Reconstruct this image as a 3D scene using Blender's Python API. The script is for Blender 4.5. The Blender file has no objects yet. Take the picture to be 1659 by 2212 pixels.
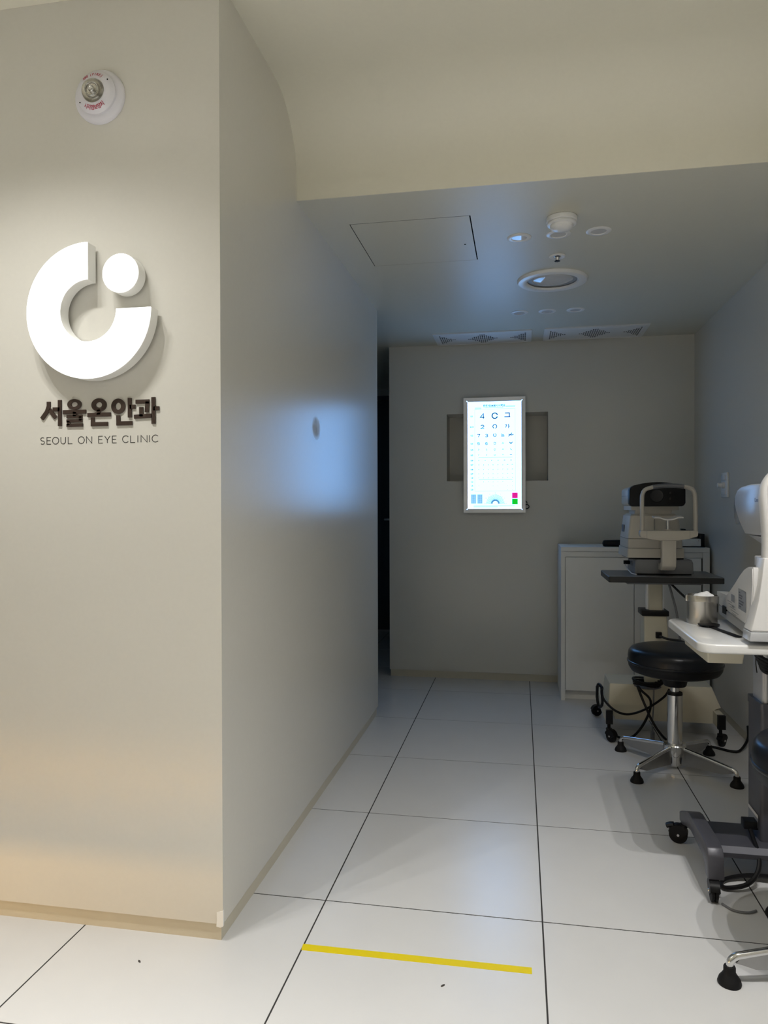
import bpy, bmesh, math, random
from mathutils import Vector, Matrix
random.seed(7)
S = bpy.context.scene
COL = S.collection
PI = math.pi
R = math.radians

# ------------------------------------------------------------------ camera
cam_d = bpy.data.cameras.new('camera')
cam = bpy.data.objects.new('camera', cam_d)
COL.objects.link(cam)
yaw, pit, roll = 0.184574, -0.007298, -0.002698
f_ = Vector((-math.sin(yaw)*math.cos(pit), math.cos(yaw)*math.cos(pit), math.sin(pit)))
r_ = Vector((math.cos(yaw), math.sin(yaw), 0))
u_ = r_.cross(f_)
r2 = r_*math.cos(roll) + u_*math.sin(roll)
u2 = -r_*math.sin(roll) + u_*math.cos(roll)
mw = Matrix((r2, u2, -f_)).transposed().to_4x4()
mw.translation = Vector((0, 0, 1.1141))
cam.matrix_world = mw
cam_d.sensor_fit = 'HORIZONTAL'
cam_d.sensor_width = 36.0
cam_d.lens = 1575.8*36.0/1659.0
cam_d.clip_start = 0.02
S.camera = cam

# ------------------------------------------------------------------ world, exposure
wd = bpy.data.worlds.new('world')
S.world = wd
wd.use_nodes = True
wd.node_tree.nodes['Background'].inputs[0].default_value = (0.6, 0.65, 0.7, 1)
wd.node_tree.nodes['Background'].inputs[1].default_value = 0.02
S.view_settings.view_transform = 'Standard'
S.view_settings.look = 'None'
S.view_settings.gamma = 1.0
S.view_settings.use_curve_mapping = False
S.view_settings.exposure = 0.0

FILL_W = 170.0  # power of each added fill downlight
LAMP_COL = (1.0, 0.985, 0.96)
STRIP_W = 6.0            # warm strip added under an unseen counter
CHART_EMIT = (0.93, 2.35, 4.9)

# ------------------------------------------------------------------ materials
def lin(c):
    c = c/255.0
    return c/12.92 if c <= 0.04045 else ((c+0.055)/1.055)**2.4
def rgb(*c):
    return (lin(c[0]), lin(c[1]), lin(c[2]), 1)

def mat(name, col, rough=0.5, metal=0.0, spec=0.5, var=0.0, bump=0.0, scale=40.0, emit=None, strength=1.0, coat=0.0, trans=0.0, ior=None):
    m = bpy.data.materials.new(name)
    m.use_nodes = True
    nt = m.node_tree
    b = nt.nodes['Principled BSDF']
    b.inputs['Base Color'].default_value = col
    b.inputs['Roughness'].default_value = rough
    b.inputs['Metallic'].default_value = metal
    b.inputs['Specular IOR Level'].default_value = spec
    b.inputs['Coat Weight'].default_value = coat
    b.inputs['Transmission Weight'].default_value = trans
    if ior: b.inputs['IOR'].default_value = ior
    if emit:
        b.inputs['Emission Color'].default_value = (emit[0], emit[1], emit[2], 1)
        b.inputs['Emission Strength'].default_value = strength
    tc = nt.nodes.new('ShaderNodeTexCoord')
    nz = nt.nodes.new('ShaderNodeTexNoise')
    nz.inputs['Scale'].default_value = scale
    nz.inputs['Detail'].default_value = 4
    nt.links.new(tc.outputs['Object'], nz.inputs['Vector'])
    if var > 0:
        mx = nt.nodes.new('ShaderNodeMix'); mx.data_type = 'RGBA'
        mx.inputs['A'].default_value = tuple(max(0, v*(1-var)) for v in col[:3])+(1,)
        mx.inputs['B'].default_value = tuple(min(1, v*(1+var)) for v in col[:3])+(1,)
        nt.links.new(nz.outputs['Fac'], mx.inputs['Factor'])
        nt.links.new(mx.outputs['Result'], b.inputs['Base Color'])
    if bump > 0:
        bp = nt.nodes.new('ShaderNodeBump')
        bp.inputs['Strength'].default_value = bump
        bp.inputs['Distance'].default_value = 0.002
        nt.links.new(nz.outputs['Fac'], bp.inputs['Height'])
        nt.links.new(bp.outputs['Normal'], b.inputs['Normal'])
    return m

PAINT = (0.67, 0.652, 0.59, 1)
M = {}
M['wall'] = mat('ivory_paint', PAINT, 0.27, spec=1.0, var=0.02, bump=0.03, scale=90)
M['ceil'] = mat('ceiling_paint', (0.68, 0.66, 0.56, 1), 0.42, spec=0.5, var=0.02, bump=0.03, scale=80)
M['ceil_lit'] = mat('ceiling_paint_lightened', (0.80, 0.77, 0.65, 1), 0.45, spec=0.4, var=0.02, bump=0.03, scale=80)  # ceiling paint lightened for the front ceiling, brighter light put into its colour
M['base'] = mat('baseboard_paint', (0.60, 0.56, 0.45, 1), 0.45, var=0.03)
M['tile'] = mat('porcelain_tile', (0.69, 0.686, 0.68, 1), 0.27, spec=0.5, var=0.035, bump=0.02, scale=6)
M['grout'] = mat('grey_grout', (0.05, 0.048, 0.047, 1), 0.95, spec=0.1, var=0.1)
M['yellow'] = mat('yellow_tape', rgb(226, 204, 0), 0.5, var=0.03)
M['white'] = mat('white_plastic', (0.74, 0.73, 0.72, 1), 0.35, var=0.01)
M['lilac'] = mat('cool_white_plastic', (0.76, 0.75, 0.80, 1), 0.28, var=0.01)
M['trim'] = mat('white_enamel', (0.86, 0.86, 0.85, 1), 0.3, var=0.01)
M['lens'] = mat('frosted_acrylic', (0.66, 0.66, 0.66, 1), 0.05, var=0.01)
M['recess'] = mat('grey_reflector', (0.30, 0.30, 0.30, 1), 0.4)
M['black'] = mat('black_plastic', (0.006, 0.006, 0.007, 1), 0.42, spec=0.25, var=0.1)
M['rubber'] = mat('black_rubber', (0.007, 0.007, 0.008, 1), 0.6, spec=0.25, bump=0.1)
M['vinyl'] = mat('black_vinyl', (0.005, 0.006, 0.009, 1), 0.30, spec=0.35, bump=0.05, scale=250)
M['chrome'] = mat('chrome', (0.72, 0.72, 0.72, 1), 0.12, metal=1.0, var=0.04)
M['darkchrome'] = mat('dull_chrome', (0.36, 0.36, 0.36, 1), 0.28, metal=1.0, var=0.04)
M['steel'] = mat('brushed_steel', (0.62, 0.59, 0.54, 1), 0.27, metal=1.0, var=0.08, scale=14)
M['alu'] = mat('aluminium', (0.90, 0.91, 0.93, 1), 0.36, metal=0.55, var=0.04)
M['cream'] = mat('cream_enamel', (0.62, 0.58, 0.46, 1), 0.42, var=0.02)
M['beige'] = mat('beige_plastic', (0.58, 0.545, 0.48, 1), 0.4, var=0.02)
M['greyp'] = mat('grey_plastic', (0.17, 0.175, 0.19, 1), 0.4, var=0.03)
M['greyt'] = mat('dark_grey_laminate', (0.17, 0.175, 0.18, 1), 0.34, var=0.04)
M['edge'] = mat('black_edge_band', (0.018, 0.018, 0.019, 1), 0.45)
M['anth'] = mat('anthracite_metal', (0.075, 0.075, 0.09, 1), 0.36, metal=0.2, var=0.05, bump=0.05, scale=300)
M['anth_lit'] = mat('anthracite_lit_bevel', (0.26, 0.26, 0.29, 1), 0.35, metal=0.3)  # anthracite lightened to paint the light on the base plate bevel
M['lam'] = mat('white_gloss_laminate', (0.76, 0.76, 0.75, 1), 0.16, var=0.01, coat=0.3)
M['cab'] = mat('white_cabinet_board', (0.86, 0.86, 0.84, 1), 0.4, var=0.015)
M['dark'] = mat('dark_gap', (0.012, 0.012, 0.012, 1), 0.9, spec=0.0)
M['sign'] = mat('dark_brown_acrylic', rgb(58, 44, 36), 0.4, var=0.04)
M['ink'] = mat('black_ink', (0.03, 0.028, 0.026, 1), 0.5)
M['side'] = mat('white_acrylic_side', (0.86, 0.86, 0.83, 1), 0.4)
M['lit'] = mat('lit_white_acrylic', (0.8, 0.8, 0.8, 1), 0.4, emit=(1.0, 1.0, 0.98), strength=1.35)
M['red'] = mat('red_print', rgb(170, 20, 60), 0.5)
M['glass'] = mat('clear_plastic', (0.92, 0.93, 0.92, 1), 0.05, trans=1.0, ior=1.45)
M['cotton'] = mat('white_cotton', (0.82, 0.82, 0.82, 1), 0.95, bump=0.4, scale=150)
M['grill'] = mat('grille_enamel', (0.82, 0.82, 0.80, 1), 0.4)
M['chartw'] = mat('backlit_panel', (0.1, 0.1, 0.1, 1), 0.25, emit=CHART_EMIT, strength=1.0)
M['charte'] = mat('panel_edge_light', (0.1, 0.1, 0.1, 1), 0.25, emit=(1.8, 3.6, 7.0), strength=1.0)
M['cblue'] = mat('chart_blue_ink', (0.02, 0.05, 0.1, 1), 0.3, emit=(0.0, 0.03, 0.20), strength=1.0)
M['cmid'] = mat('chart_mid_blue_ink', (0.02, 0.05, 0.1, 1), 0.3, emit=(0.0, 0.12, 0.35), strength=1.0)
M['cgrey'] = mat('chart_grey_ink', (0.05, 0.05, 0.06, 1), 0.3, emit=(0.08, 0.12, 0.22), strength=1.0)
M['cpale'] = mat('chart_pale_ink', (0.05, 0.05, 0.06, 1), 0.3, emit=(0.30, 0.72, 1.2), strength=1.0)
M['cpink'] = mat('chart_pink', (0.1, 0.0, 0.05, 1), 0.3, emit=(0.85, 0.01, 0.33), strength=1.0)
M['cpinkd'] = mat('chart_pink_ring', (0.1, 0.0, 0.05, 1), 0.3, emit=(0.50, 0.005, 0.20), strength=1.0)
M['cgreen'] = mat('chart_green', (0.0, 0.1, 0.0, 1), 0.3, emit=(0.0, 0.62, 0.02), strength=1.0)
M['cgreend'] = mat('chart_green_ring', (0.0, 0.1, 0.0, 1), 0.3, emit=(0.0, 0.42, 0.02), strength=1.0)
M['lampon'] = mat('lit_lamp_lens', (0.8, 0.8, 0.8, 1), 0.4, emit=(1.0, 0.93, 0.83), strength=6.0)
M['added_warmstrip'] = mat('added_warm_strip', (0.8, 0.7, 0.5, 1), 0.4, emit=(1.0, 0.62, 0.2), strength=3.0)  # glow of the strip added under the unseen counter
M['wood'] = mat('added_counter_board', (0.55, 0.52, 0.46, 1), 0.4, var=0.03)
M['doorg'] = mat('dark_glass_door', (0.05, 0.06, 0.065, 1), 0.2, var=0.05)
M['paper'] = mat('white_label', (0.72, 0.72, 0.72, 1), 0.5)
M['labelg'] = mat('grey_label', (0.28, 0.30, 0.34, 1), 0.4, var=0.3, scale=300)
M['labeld'] = mat('dark_label_print', (0.10, 0.11, 0.14, 1), 0.5, var=0.3, scale=400)
M['screen'] = mat('grey_screen_bezel', (0.20, 0.23, 0.28, 1), 0.22, spec=0.6)
M['silver'] = mat('silver_paint', (0.52, 0.53, 0.55, 1), 0.3, metal=0.15, var=0.01)
M['canonblue'] = mat('dark_blue_print', (0.02, 0.03, 0.12, 1), 0.4)
M['bronze'] = mat('debris', (0.05, 0.045, 0.04, 1), 0.8)

# the corridor side of the left wall carries a faint greasy smudge
def add_smudge(m, centre, sz, col, amt):
    nt = m.node_tree
    b = nt.nodes['Principled BSDF']
    tc = nt.nodes.new('ShaderNodeTexCoord')
    mp = nt.nodes.new('ShaderNodeMapping')
    mp.inputs['Location'].default_value = tuple(-c/s for c, s in zip(centre, sz))
    mp.inputs['Scale'].default_value = tuple(1/s for s in sz)
    nz = nt.nodes.new('ShaderNodeTexNoise'); nz.inputs['Scale'].default_value = 30
    ad = nt.nodes.new('ShaderNodeVectorMath'); ad.operation = 'LENGTH'
    mr = nt.nodes.new('ShaderNodeMapRange')
    mr.inputs['From Min'].default_value = 1.0; mr.inputs['From Max'].default_value = 0.55
    mr.inputs['To Min'].default_value = 0.0; mr.inputs['To Max'].default_value = amt
    mu = nt.nodes.new('ShaderNodeMath'); mu.operation = 'MULTIPLY'
    mx = nt.nodes.new('ShaderNodeMix'); mx.data_type = 'RGBA'
    src = b.inputs['Base Color'].links[0].from_socket
    nt.links.new(tc.outputs['Object'], mp.inputs['Vector'])
    nt.links.new(tc.outputs['Object'], nz.inputs['Vector'])
    nt.links.new(mp.outputs['Vector'], ad.inputs[0])
    nt.links.new(ad.outputs['Value'], mr.inputs['Value'])
    nt.links.new(mr.outputs['Result'], mu.inputs[0])
    nt.links.new(nz.outputs['Fac'], mu.inputs[1])
    nt.links.new(mu.outputs['Value'], mx.inputs['Factor'])
    nt.links.new(src, mx.inputs['A'])
    mx.inputs['B'].default_value = col
    nt.links.new(mx.outputs['Result'], b.inputs['Base Color'])
    rg = nt.nodes.new('ShaderNodeMapRange')
    rg.inputs['To Min'].default_value = b.inputs['Roughness'].default_value
    rg.inputs['To Max'].default_value = 0.75
    nt.links.new(mu.outputs['Value'], rg.inputs['Value'])
    nt.links.new(rg.outputs['Result'], b.inputs['Roughness'])
M['wallL'] = mat('ivory_paint_marked', PAINT, 0.27, spec=1.0, var=0.02, bump=0.03, scale=90)
add_smudge(M['wallL'], (-0.75, 2.64, 1.408), (0.5, 0.062, 0.045), (0.25, 0.24, 0.22, 1), 0.9)

# ------------------------------------------------------------------ mesh helpers
class MB:
    """collects shapes in world coordinates; build() links them as ONE mesh object"""
    def __init__(self):
        self.v = []; self.f = []
    def add(self, vs, fs):
        o = len(self.v)
        self.v += [tuple(p) for p in vs]
        self.f += [tuple(i+o for i in f) for f in fs]
        return self
    def box(self, x0, x1, y0, y1, z0, z1):
        vs = [(x, y, z) for z in (z0, z1) for y in (y0, y1) for x in (x0, x1)]
        fs = [(0,2,3,1),(4,5,7,6),(0,1,5,4),(2,6,7,3),(0,4,6,2),(1,3,7,5)]
        return self.add(vs, fs)
    def rbox(self, x0, x1, y0, y1, z0, z1, b=0.005, seg=2):
        bm = bmesh.new()
        bmesh.ops.create_cube(bm, size=1)
        for v in bm.verts:
            v.co = Vector(((x0+x1)/2+v.co.x*(x1-x0), (y0+y1)/2+v.co.y*(y1-y0), (z0+z1)/2+v.co.z*(z1-z0)))
        bmesh.ops.bevel(bm, geom=list(bm.edges), offset=b, segments=seg, affect='EDGES', profile=0.5)
        return self.bm(bm)
    def bm(self, bm):
        bm.verts.ensure_lookup_table(); bm.verts.index_update()
        vs = [v.co[:] for v in bm.verts]
        fs = [tuple(v.index for v in f.verts) for f in bm.faces]
        bm.free()
        return self.add(vs, fs)
    def prism(self, poly, fn, d0, d1, bevel=0.0, seg=2):
        """poly: 2-D outline; fn(a,b,d)->xyz; extruded from d0 to d1"""
        bm = bmesh.new()
        n = len(poly)
        A = [bm.verts.new(fn(a, b, d0)) for a, b in poly]
        B = [bm.verts.new(fn(a, b, d1)) for a, b in poly]
        bm.faces.new(A); bm.faces.new(B[::-1])
        for i in range(n):
            j = (i+1) % n
            bm.faces.new((A[j], A[i], B[i], B[j]))
        bmesh.ops.recalc_face_normals(bm, faces=bm.faces)
        if bevel > 0:
            bm.edges.ensure_lookup_table()
            ed = [e for e in bm.edges if len(e.link_faces) == 2 and e.calc_face_angle(0) > 0.6]
            bmesh.ops.bevel(bm, geom=ed, offset=bevel, segments=seg, affect='EDGES', profile=0.5)
        return self.bm(bm)
    def lathe(self, prof, centre, axis=(0,0,1), n=40, cap=True):
        """prof: (radius, height along axis)"""
        ax = Vector(axis).normalized()
        t = Vector((1,0,0)) if abs(ax.x) < 0.9 else Vector((0,1,0))
        a = (t - ax*t.dot(ax)).normalized(); b = ax.cross(a)
        c = Vector(centre)
        o = len(self.v); m = len(prof)
        for r, h in prof:
            for k in range(n):
                th = 2*PI*k/n
                self.v.append((c + ax*h + a*(r*math.cos(th)) + b*(r*math.sin(th)))[:])
        for i in range(m-1):
            for k in range(n):
                k2 = (k+1) % n
                self.f.append((o+i*n+k, o+i*n+k2, o+(i+1)*n+k2, o+(i+1)*n+k))
        if cap:
            self.f.append(tuple(o+k for k in range(n))[::-1])
            self.f.append(tuple(o+(m-1)*n+k for k in range(n)))
        return self
    def cyl(self, p0, p1, r0, r1=None, n=20):
        p0 = Vector(p0); p1 = Vector(p1)
        return self.lathe([(r0, 0), (r0 if r1 is None else r1, (p1-p0).length)], p0, p1-p0, n)
    def tube(self, pts, r, n=10, closed=False, ry=None, smooth=0):
        P = [Vector(p) for p in pts]
        if smooth: P = catmull(P, smooth, closed)
        o = len(self.v); m = len(P)
        up = Vector((0,0,1))
        T0 = (P[1]-P[0]).normalized()
        if abs(T0.dot(up)) > 0.95: up = Vector((0,1,0))
        a = (up - T0*up.dot(T0)).normalized()
        for i in range(m):
            if closed: T = (P[(i+1) % m]-P[i-1]).normalized()
            else: T = (P[min(i+1, m-1)]-P[max(i-1, 0)]).normalized()
            a = (a - T*a.dot(T))
            a = a.normalized() if a.length > 1e-6 else T.orthogonal().normalized()
            b = T.cross(a)
            rr = r[i] if isinstance(r, (list, tuple)) else r
            for k in range(n):
                th = 2*PI*k/n
                self.v.append((P[i] + a*(rr*math.cos(th)) + b*((ry or rr)*math.sin(th)))[:])
        for i in range(m if closed else m-1):
            i2 = (i+1) % m
            for k in range(n):
                k2 = (k+1) % n
                self.f.append((o+i*n+k, o+i*n+k2, o+i2*n+k2, o+i2*n+k))
        if not closed:
            self.f.append(tuple(o+k for k in range(n))[::-1])
            self.f.append(tuple(o+(m-1)*n+k for k in range(n)))
        return self
    def loft(self, secs, fn, cs=4):
        """secs: (d, a0, a1, b0, b1, r): rounded rectangles in (a,b) stacked along d; fn(a,b,d)->xyz"""
        rings = []
        for d, a0, a1, b0, b1, r in secs:
            ring = []
            for cx, cy, s in ((a1-r, b1-r, 0), (a0+r, b1-r, 90), (a0+r, b0+r, 180), (a1-r, b0+r, 270)):
                for k in range(cs+1):
                    th = R(s + 90*k/cs)
                    ring.append(fn(cx+r*math.cos(th), cy+r*math.sin(th), d))
            rings.append(ring)
        n = len(rings[0]); o = len(self.v)
        for ring in rings: self.v += [tuple(p) for p in ring]
        for i in range(len(rings)-1):
            for k in range(n):
                k2 = (k+1) % n
                self.f.append((o+i*n+k, o+i*n+k2, o+(i+1)*n+k2, o+(i+1)*n+k))
        self.f.append(tuple(o+k for k in range(n))[::-1])
        self.f.append(tuple(o+(len(rings)-1)*n+k for k in range(n)))
        return self
    def build(self, name, m, parent=None, smooth=35):
        me = bpy.data.meshes.new(name)
        off = Vector((0,0,0))
        p = parent
        while p is not None:
            off += p.location; p = p.parent
        me.from_pydata([(Vector(v)-off)[:] for v in self.v], [], self.f)
        bm = bmesh.new(); bm.from_mesh(me)
        bmesh.ops.recalc_face_normals(bm, faces=bm.faces)
        bm.to_mesh(me); bm.free()
        if smooth:
            for q in me.polygons: q.use_smooth = True
            me.set_sharp_from_angle(angle=R(smooth))
        me.materials.append(M[m] if isinstance(m, str) else m)
        o = bpy.data.objects.new(name, me)
        COL.objects.link(o)
        if parent is not None: o.parent = parent
        return o

def catmull(P, k, closed=False):
    out = []; m = len(P)
    for i in range(m if closed else m-1):
        if closed: p0, p1, p2, p3 = P[i-1], P[i], P[(i+1) % m], P[(i+2) % m]
        else: p0, p1, p2, p3 = P[max(i-1, 0)], P[i], P[i+1], P[min(i+2, m-1)]
        for j in range(k):
            t = j/k
            out.append(0.5*((2*p1) + (p2-p0)*t + (2*p0-5*p1+4*p2-p3)*t*t + (3*p1-p0-3*p2+p3)*t**3))
    if not closed: out.append(P[-1])
    return out

def arc(cx, cy, rx, ry, a0, a1, n=14):
    return [(cx+rx*math.cos(R(a0+(a1-a0)*k/n)), cy+ry*math.sin(R(a0+(a1-a0)*k/n))) for k in range(n+1)]

def ribbon(mb, pts, w, fn, d0, d1, closed=False):
    """a flat stroke of width w along 2-D pts, given thickness from d0 to d1"""
    P = [Vector(p) for p in pts]; m = len(P)
    A, B = [], []
    for i in range(m):
        if closed: q0, q1 = P[i-1], P[(i+1) % m]
        else: q0, q1 = P[max(i-1, 0)], P[min(i+1, m-1)]
        d1_ = (P[i]-q0).normalized() if (P[i]-q0).length > 1e-9 else None
        d2_ = (q1-P[i]).normalized() if (q1-P[i]).length > 1e-9 else None
        if d1_ is None: d1_ = d2_
        if d2_ is None: d2_ = d1_
        n1 = Vector((-d1_.y, d1_.x)); n2 = Vector((-d2_.y, d2_.x))
        nn = n1+n2
        nn = nn.normalized() if nn.length > 1e-6 else n1
        k = w/2/max(0.5, nn.dot(n1))
        A.append(P[i]+nn*k); B.append(P[i]-nn*k)
    vs = []
    for d in (d0, d1):
        vs += [fn(p.x, p.y, d) for p in A] + [fn(p.x, p.y, d) for p in B]
    fs = []
    for i in range(m if closed else m-1):
        j = (i+1) % m
        fs += [(i, j, m+j, m+i), (2*m+i, 3*m+i, 3*m+j, 2*m+j), (i, 2*m+i, 2*m+j, j), (m+i, m+j, 3*m+j, 3*m+i)]
    if not closed:
        fs += [(0, m, 3*m, 2*m), (m-1, 3*m-1, 4*m-1, 2*m-1)]
    mb.add(vs, fs)

def text2d(s, size, bold=0.0, italic=0.0, ax='CENTER'):
    cu = bpy.data.curves.new('t', 'FONT')
    cu.body = s; cu.size = size; cu.align_x = ax; cu.align_y = 'CENTER'
    cu.offset = bold; cu.shear = italic; cu.resolution_u = 3
    o = bpy.data.objects.new('t', cu); COL.objects.link(o)
    dg = bpy.context.evaluated_depsgraph_get()
    me = bpy.data.meshes.new_from_object(o.evaluated_get(dg))
    vs = [(v.co.x, v.co.y) for v in me.vertices]; fs = [tuple(p.vertices) for p in me.polygons]
    bpy.data.objects.remove(o); bpy.data.curves.remove(cu); bpy.data.meshes.remove(me)
    return vs, fs
def put_text(mb, s, size, fn, cx, cy, d, sx=1.0, **k):
    vs, fs = text2d(s, size, **k)
    if vs: mb.add([fn(cx+x*sx, cy+y, d) for x, y in vs], fs)

def tag(o, label, cat, group=None):
    o['label'] = label; o['category'] = cat
    if group: o['group'] = group
    return o
def thing(name, loc, label, cat, group=None):
    o = bpy.data.objects.new(name, None)
    o.empty_display_size = 0.05
    COL.objects.link(o); o.location = loc
    return tag(o, label, cat, group)
def struct(o):
    o['kind'] = 'structure'
    return o
def dup(root, loc, rotz=0.0, label=None, group=None):
    r = root.copy(); COL.objects.link(r); r.location = loc; r.rotation_euler = (0, 0, rotz)
    if label: r['label'] = label
    if group: r['group'] = group
    for ch in list(root.children):
        c = ch.copy(); COL.objects.link(c); c.parent = r
        for g in list(ch.children):
            d = g.copy(); COL.objects.link(d); d.parent = c
    return r

XZ = lambda a, b, d: (a, d, b)      # outline in X,Z, depth along Y
YZ = lambda a, b, d: (d, a, b)      # outline in Y,Z, depth along X
XY = lambda a, b, d: (a, b, d)      # outline in X,Y, depth along Z

# ------------------------------------------------------------------ room shell
XL, XR = -0.750, 1.045         # corridor side walls
YF, YB = 1.753, 4.722          # logo wall, back wall
ZF, ZC = 2.455, 2.160          # front ceiling, corridor ceiling
YBEAM = 2.404
RX0, RY0, YE = -3.543, -2.808, 6.40

fl = struct(MB().box(RX0-0.2, XR+0.2, RY0-0.2, YE+0.2, -0.12, -0.0008).build('floor', 'grout', smooth=0))
tile_me = None
TX, TY, TS, GAP = -0.5427, 1.9916, 0.6, 0.0042
for i in range(-5, 3):
    for j in range(-8, 8):
        if i < -3 and j > 0: continue
        x, y = TX+TS*i, TY+TS*j
        if tile_me is None:
            t = MB().box(GAP/2, TS-GAP/2, GAP/2, TS-GAP/2, -0.0008, 0.0).build('tile', 'tile', smooth=0)
            tile_me = t.data
        else:
            t = bpy.data.objects.new('tile', tile_me); COL.objects.link(t)
        t.location = (x, y, 0); t.parent = fl

BH = 0.045
wl = struct(MB().box(RX0, XL, YF, 3.83, BH, 2.60).build('wall_left', 'wallL', smooth=0))
struct(MB().box(RX0, XL-0.007, YF+0.007, 3.823, 0, BH).build('baseboard_left', 'base', smooth=0))
# a chipped corner bead at the foot of the outer corner
cb = MB()
cb.prism([(-0.766, BH+0.030), (-0.7485, BH+0.036), (-0.7485, BH-0.004), (-0.7565, BH-0.008), (-0.767, BH-0.006), (-0.7655, BH+0.010)], XZ, YF-0.002, YF+0.004)
cb.build('corner_bead', M['side'], wl)

wb = MB()
wb.box(-0.845, -0.467, YB, YE, BH, ZC).box(0.174, XR, YB, YE, BH, ZC)
wb.box(-0.467, 0.174, YB, YE, BH, 1.277).box(-0.467, 0.174, YB, YE, 1.711, ZC).box(-0.467, 0.174, YB+0.20, YE, 1.277, 1.711)
struct(wb.build('wall_back', 'wall', smooth=0))
struct(MB().box(-0.840, XR, YB+0.006, YE, 0, BH).build('baseboard_back', 'base', smooth=0))
struct(MB().box(XR, XR+0.15, RY0, YE, BH, 2.60).build('wall_right', 'wall', smooth=0))
struct(MB().box(XR+0.006, XR+0.15, RY0, YE, 0, BH).build('baseboard_right', 'base', smooth=0))
struct(MB().box(RX0, XR, RY0-0.15, RY0, 0, 2.60).build('wall_rear', 'wall', smooth=0))
struct(MB().box(RX0-0.15, RX0, RY0, YF, 0, 2.60).build('wall_far_left', 'wall', smooth=0))
struct(MB().box(-2.10, -2.0, 3.83, YE, 0, ZC).build('wall_passage', 'wall', smooth=0))
wp = MB()
wp.box(-2.0, -1.75, YE, YE+0.1, 0, ZC).box(-0.95, -0.845, YE, YE+0.1, 0, ZC).box(-1.75, -0.95, YE, YE+0.1, 2.10, ZC)
struct(wp.build('wall_passage_end', 'wall', smooth=0))
dr = struct(MB().box(-1.715, -0.985, YE+0.03, YE+0.07, 0.01, 2.06).build('door_1', 'doorg', smooth=0))
MB().box(-1.75, -1.715, YE-0.01, YE+0.09, 0, 2.10).box(-0.985, -0.95, YE-0.01, YE+0.09, 0, 2.10).box(-1.715, -0.985, YE-0.01, YE+0.09, 2.06, 2.10).build('door_frame', 'anth', dr)
MB().tube([(-1.07, YE+0.03, 1.0), (-1.07, YE-0.02, 1.0), (-1.19, YE-0.02, 1.0)], 0.009).build('door_handle', 'alu', dr)

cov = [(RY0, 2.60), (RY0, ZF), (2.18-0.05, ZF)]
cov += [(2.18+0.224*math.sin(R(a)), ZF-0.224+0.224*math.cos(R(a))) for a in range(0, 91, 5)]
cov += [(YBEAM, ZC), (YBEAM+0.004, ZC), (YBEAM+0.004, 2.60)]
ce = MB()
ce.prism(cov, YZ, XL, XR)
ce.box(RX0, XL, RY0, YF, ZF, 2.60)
struct(ce.build('ceiling', 'ceil_lit', smooth=20))
HX0, HX1, HY0, HY1 = -0.6215, -0.1745, 2.642, 3.122
cc = MB()
cc.box(XL, HX0, YBEAM+0.004, YE, ZC, 2.60).box(HX1, XR, YBEAM+0.004, YE, ZC, 2.60)
cc.box(HX0, HX1, YBEAM+0.004, HY0, ZC, 2.60).box(HX0, HX1, HY1, YE, ZC, 2.60).box(HX0, HX1, HY0, HY1, 2.20, 2.60)
cc.box(-2.0, XL, 3.83, YE, ZC, 2.60)
struct(cc.build('ceiling_corridor', 'ceil', smooth=0))

# ------------------------------------------------------------------ lamps of the front room (recessed, out of frame above) and added fill downlights
def downlight(loc, ro, ri, label, group, lit=False, beam=120, watts=None, name='downlight'):
    t = thing(name, loc, label, 'ceiling light', group)
    x, y, z = loc
    MB().lathe([(ri, 0.0), (ri, -0.0015), (ri+0.002, -0.004), (ro-0.004, -0.0035), (ro, -0.001), (ro, 0.0)], loc, n=40, cap=False).build('trim_ring', 'trim', t)
    MB().lathe([(0.0001, -0.0012), (ri, -0.0012), (ri, 0.0)], loc, n=32).build('lens', 'lampon' if lit else 'lens', t)
    if lit:
        l = bpy.data.lights.new('downlight_beam', 'SPOT')
        l.energy = watts; l.color = LAMP_COL; l.spot_size = R(beam); l.spot_blend = 1.0; l.shadow_soft_size = 0.011
        lo = bpy.data.objects.new('downlight_beam', l); COL.objects.link(lo)
        lo.parent = t; lo.location = (0, 0, -0.012)
    return t
for (cx, cy), where, bw, ww in (((-1.24, 1.15), 'before the logo', 113, 25.0), ((0.73, 1.24), 'over the black stool', 121, 40.0)):
    for k in (-1, 0, 1):
        downlight((cx+0.147*k, cy, ZF), 0.046, 0.030, 'lit recessed downlight of a trio in the high ceiling '+where, 'lit downlights '+where, lit=True, beam=bw, watts=ww)
for cx in (-2.5, -1.55, -0.45):  # fill lamps added to brighten the front room by floor bounce
    for cy in (0.25, -0.95):
        downlight((cx, cy, ZF), 0.046, 0.030, 'added narrow fill downlight, out of view in the high ceiling', 'added fill downlights out of view', lit=True, beam=72, watts=FILL_W)

# ------------------------------------------------------------------ corridor ceiling fittings
ap = thing('access_panel', (-0.398, 2.882, ZC), 'large flush rectangular access panel in the corridor ceiling', 'panel')
MB().box(HX0+0.0028, HX1-0.0048, HY0+0.0050, HY1-0.0025, ZC+0.0002, ZC+0.0012).build('panel_board', 'ceil', ap, smooth=0)
MB().lathe([(0.0001, -0.001), (0.0035, -0.001), (0.0035, 0.001)], (-0.215, 2.93, ZC+0.0005), n=12).build('key_hole', 'dark', ap)
MB().box(HX0, HX1, HY0, HY1, ZC+0.0012, ZC+0.0199).build('gap_shade', 'dark', ap, smooth=0)  # near-black sheet standing in for the shade in the panel gap

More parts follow.
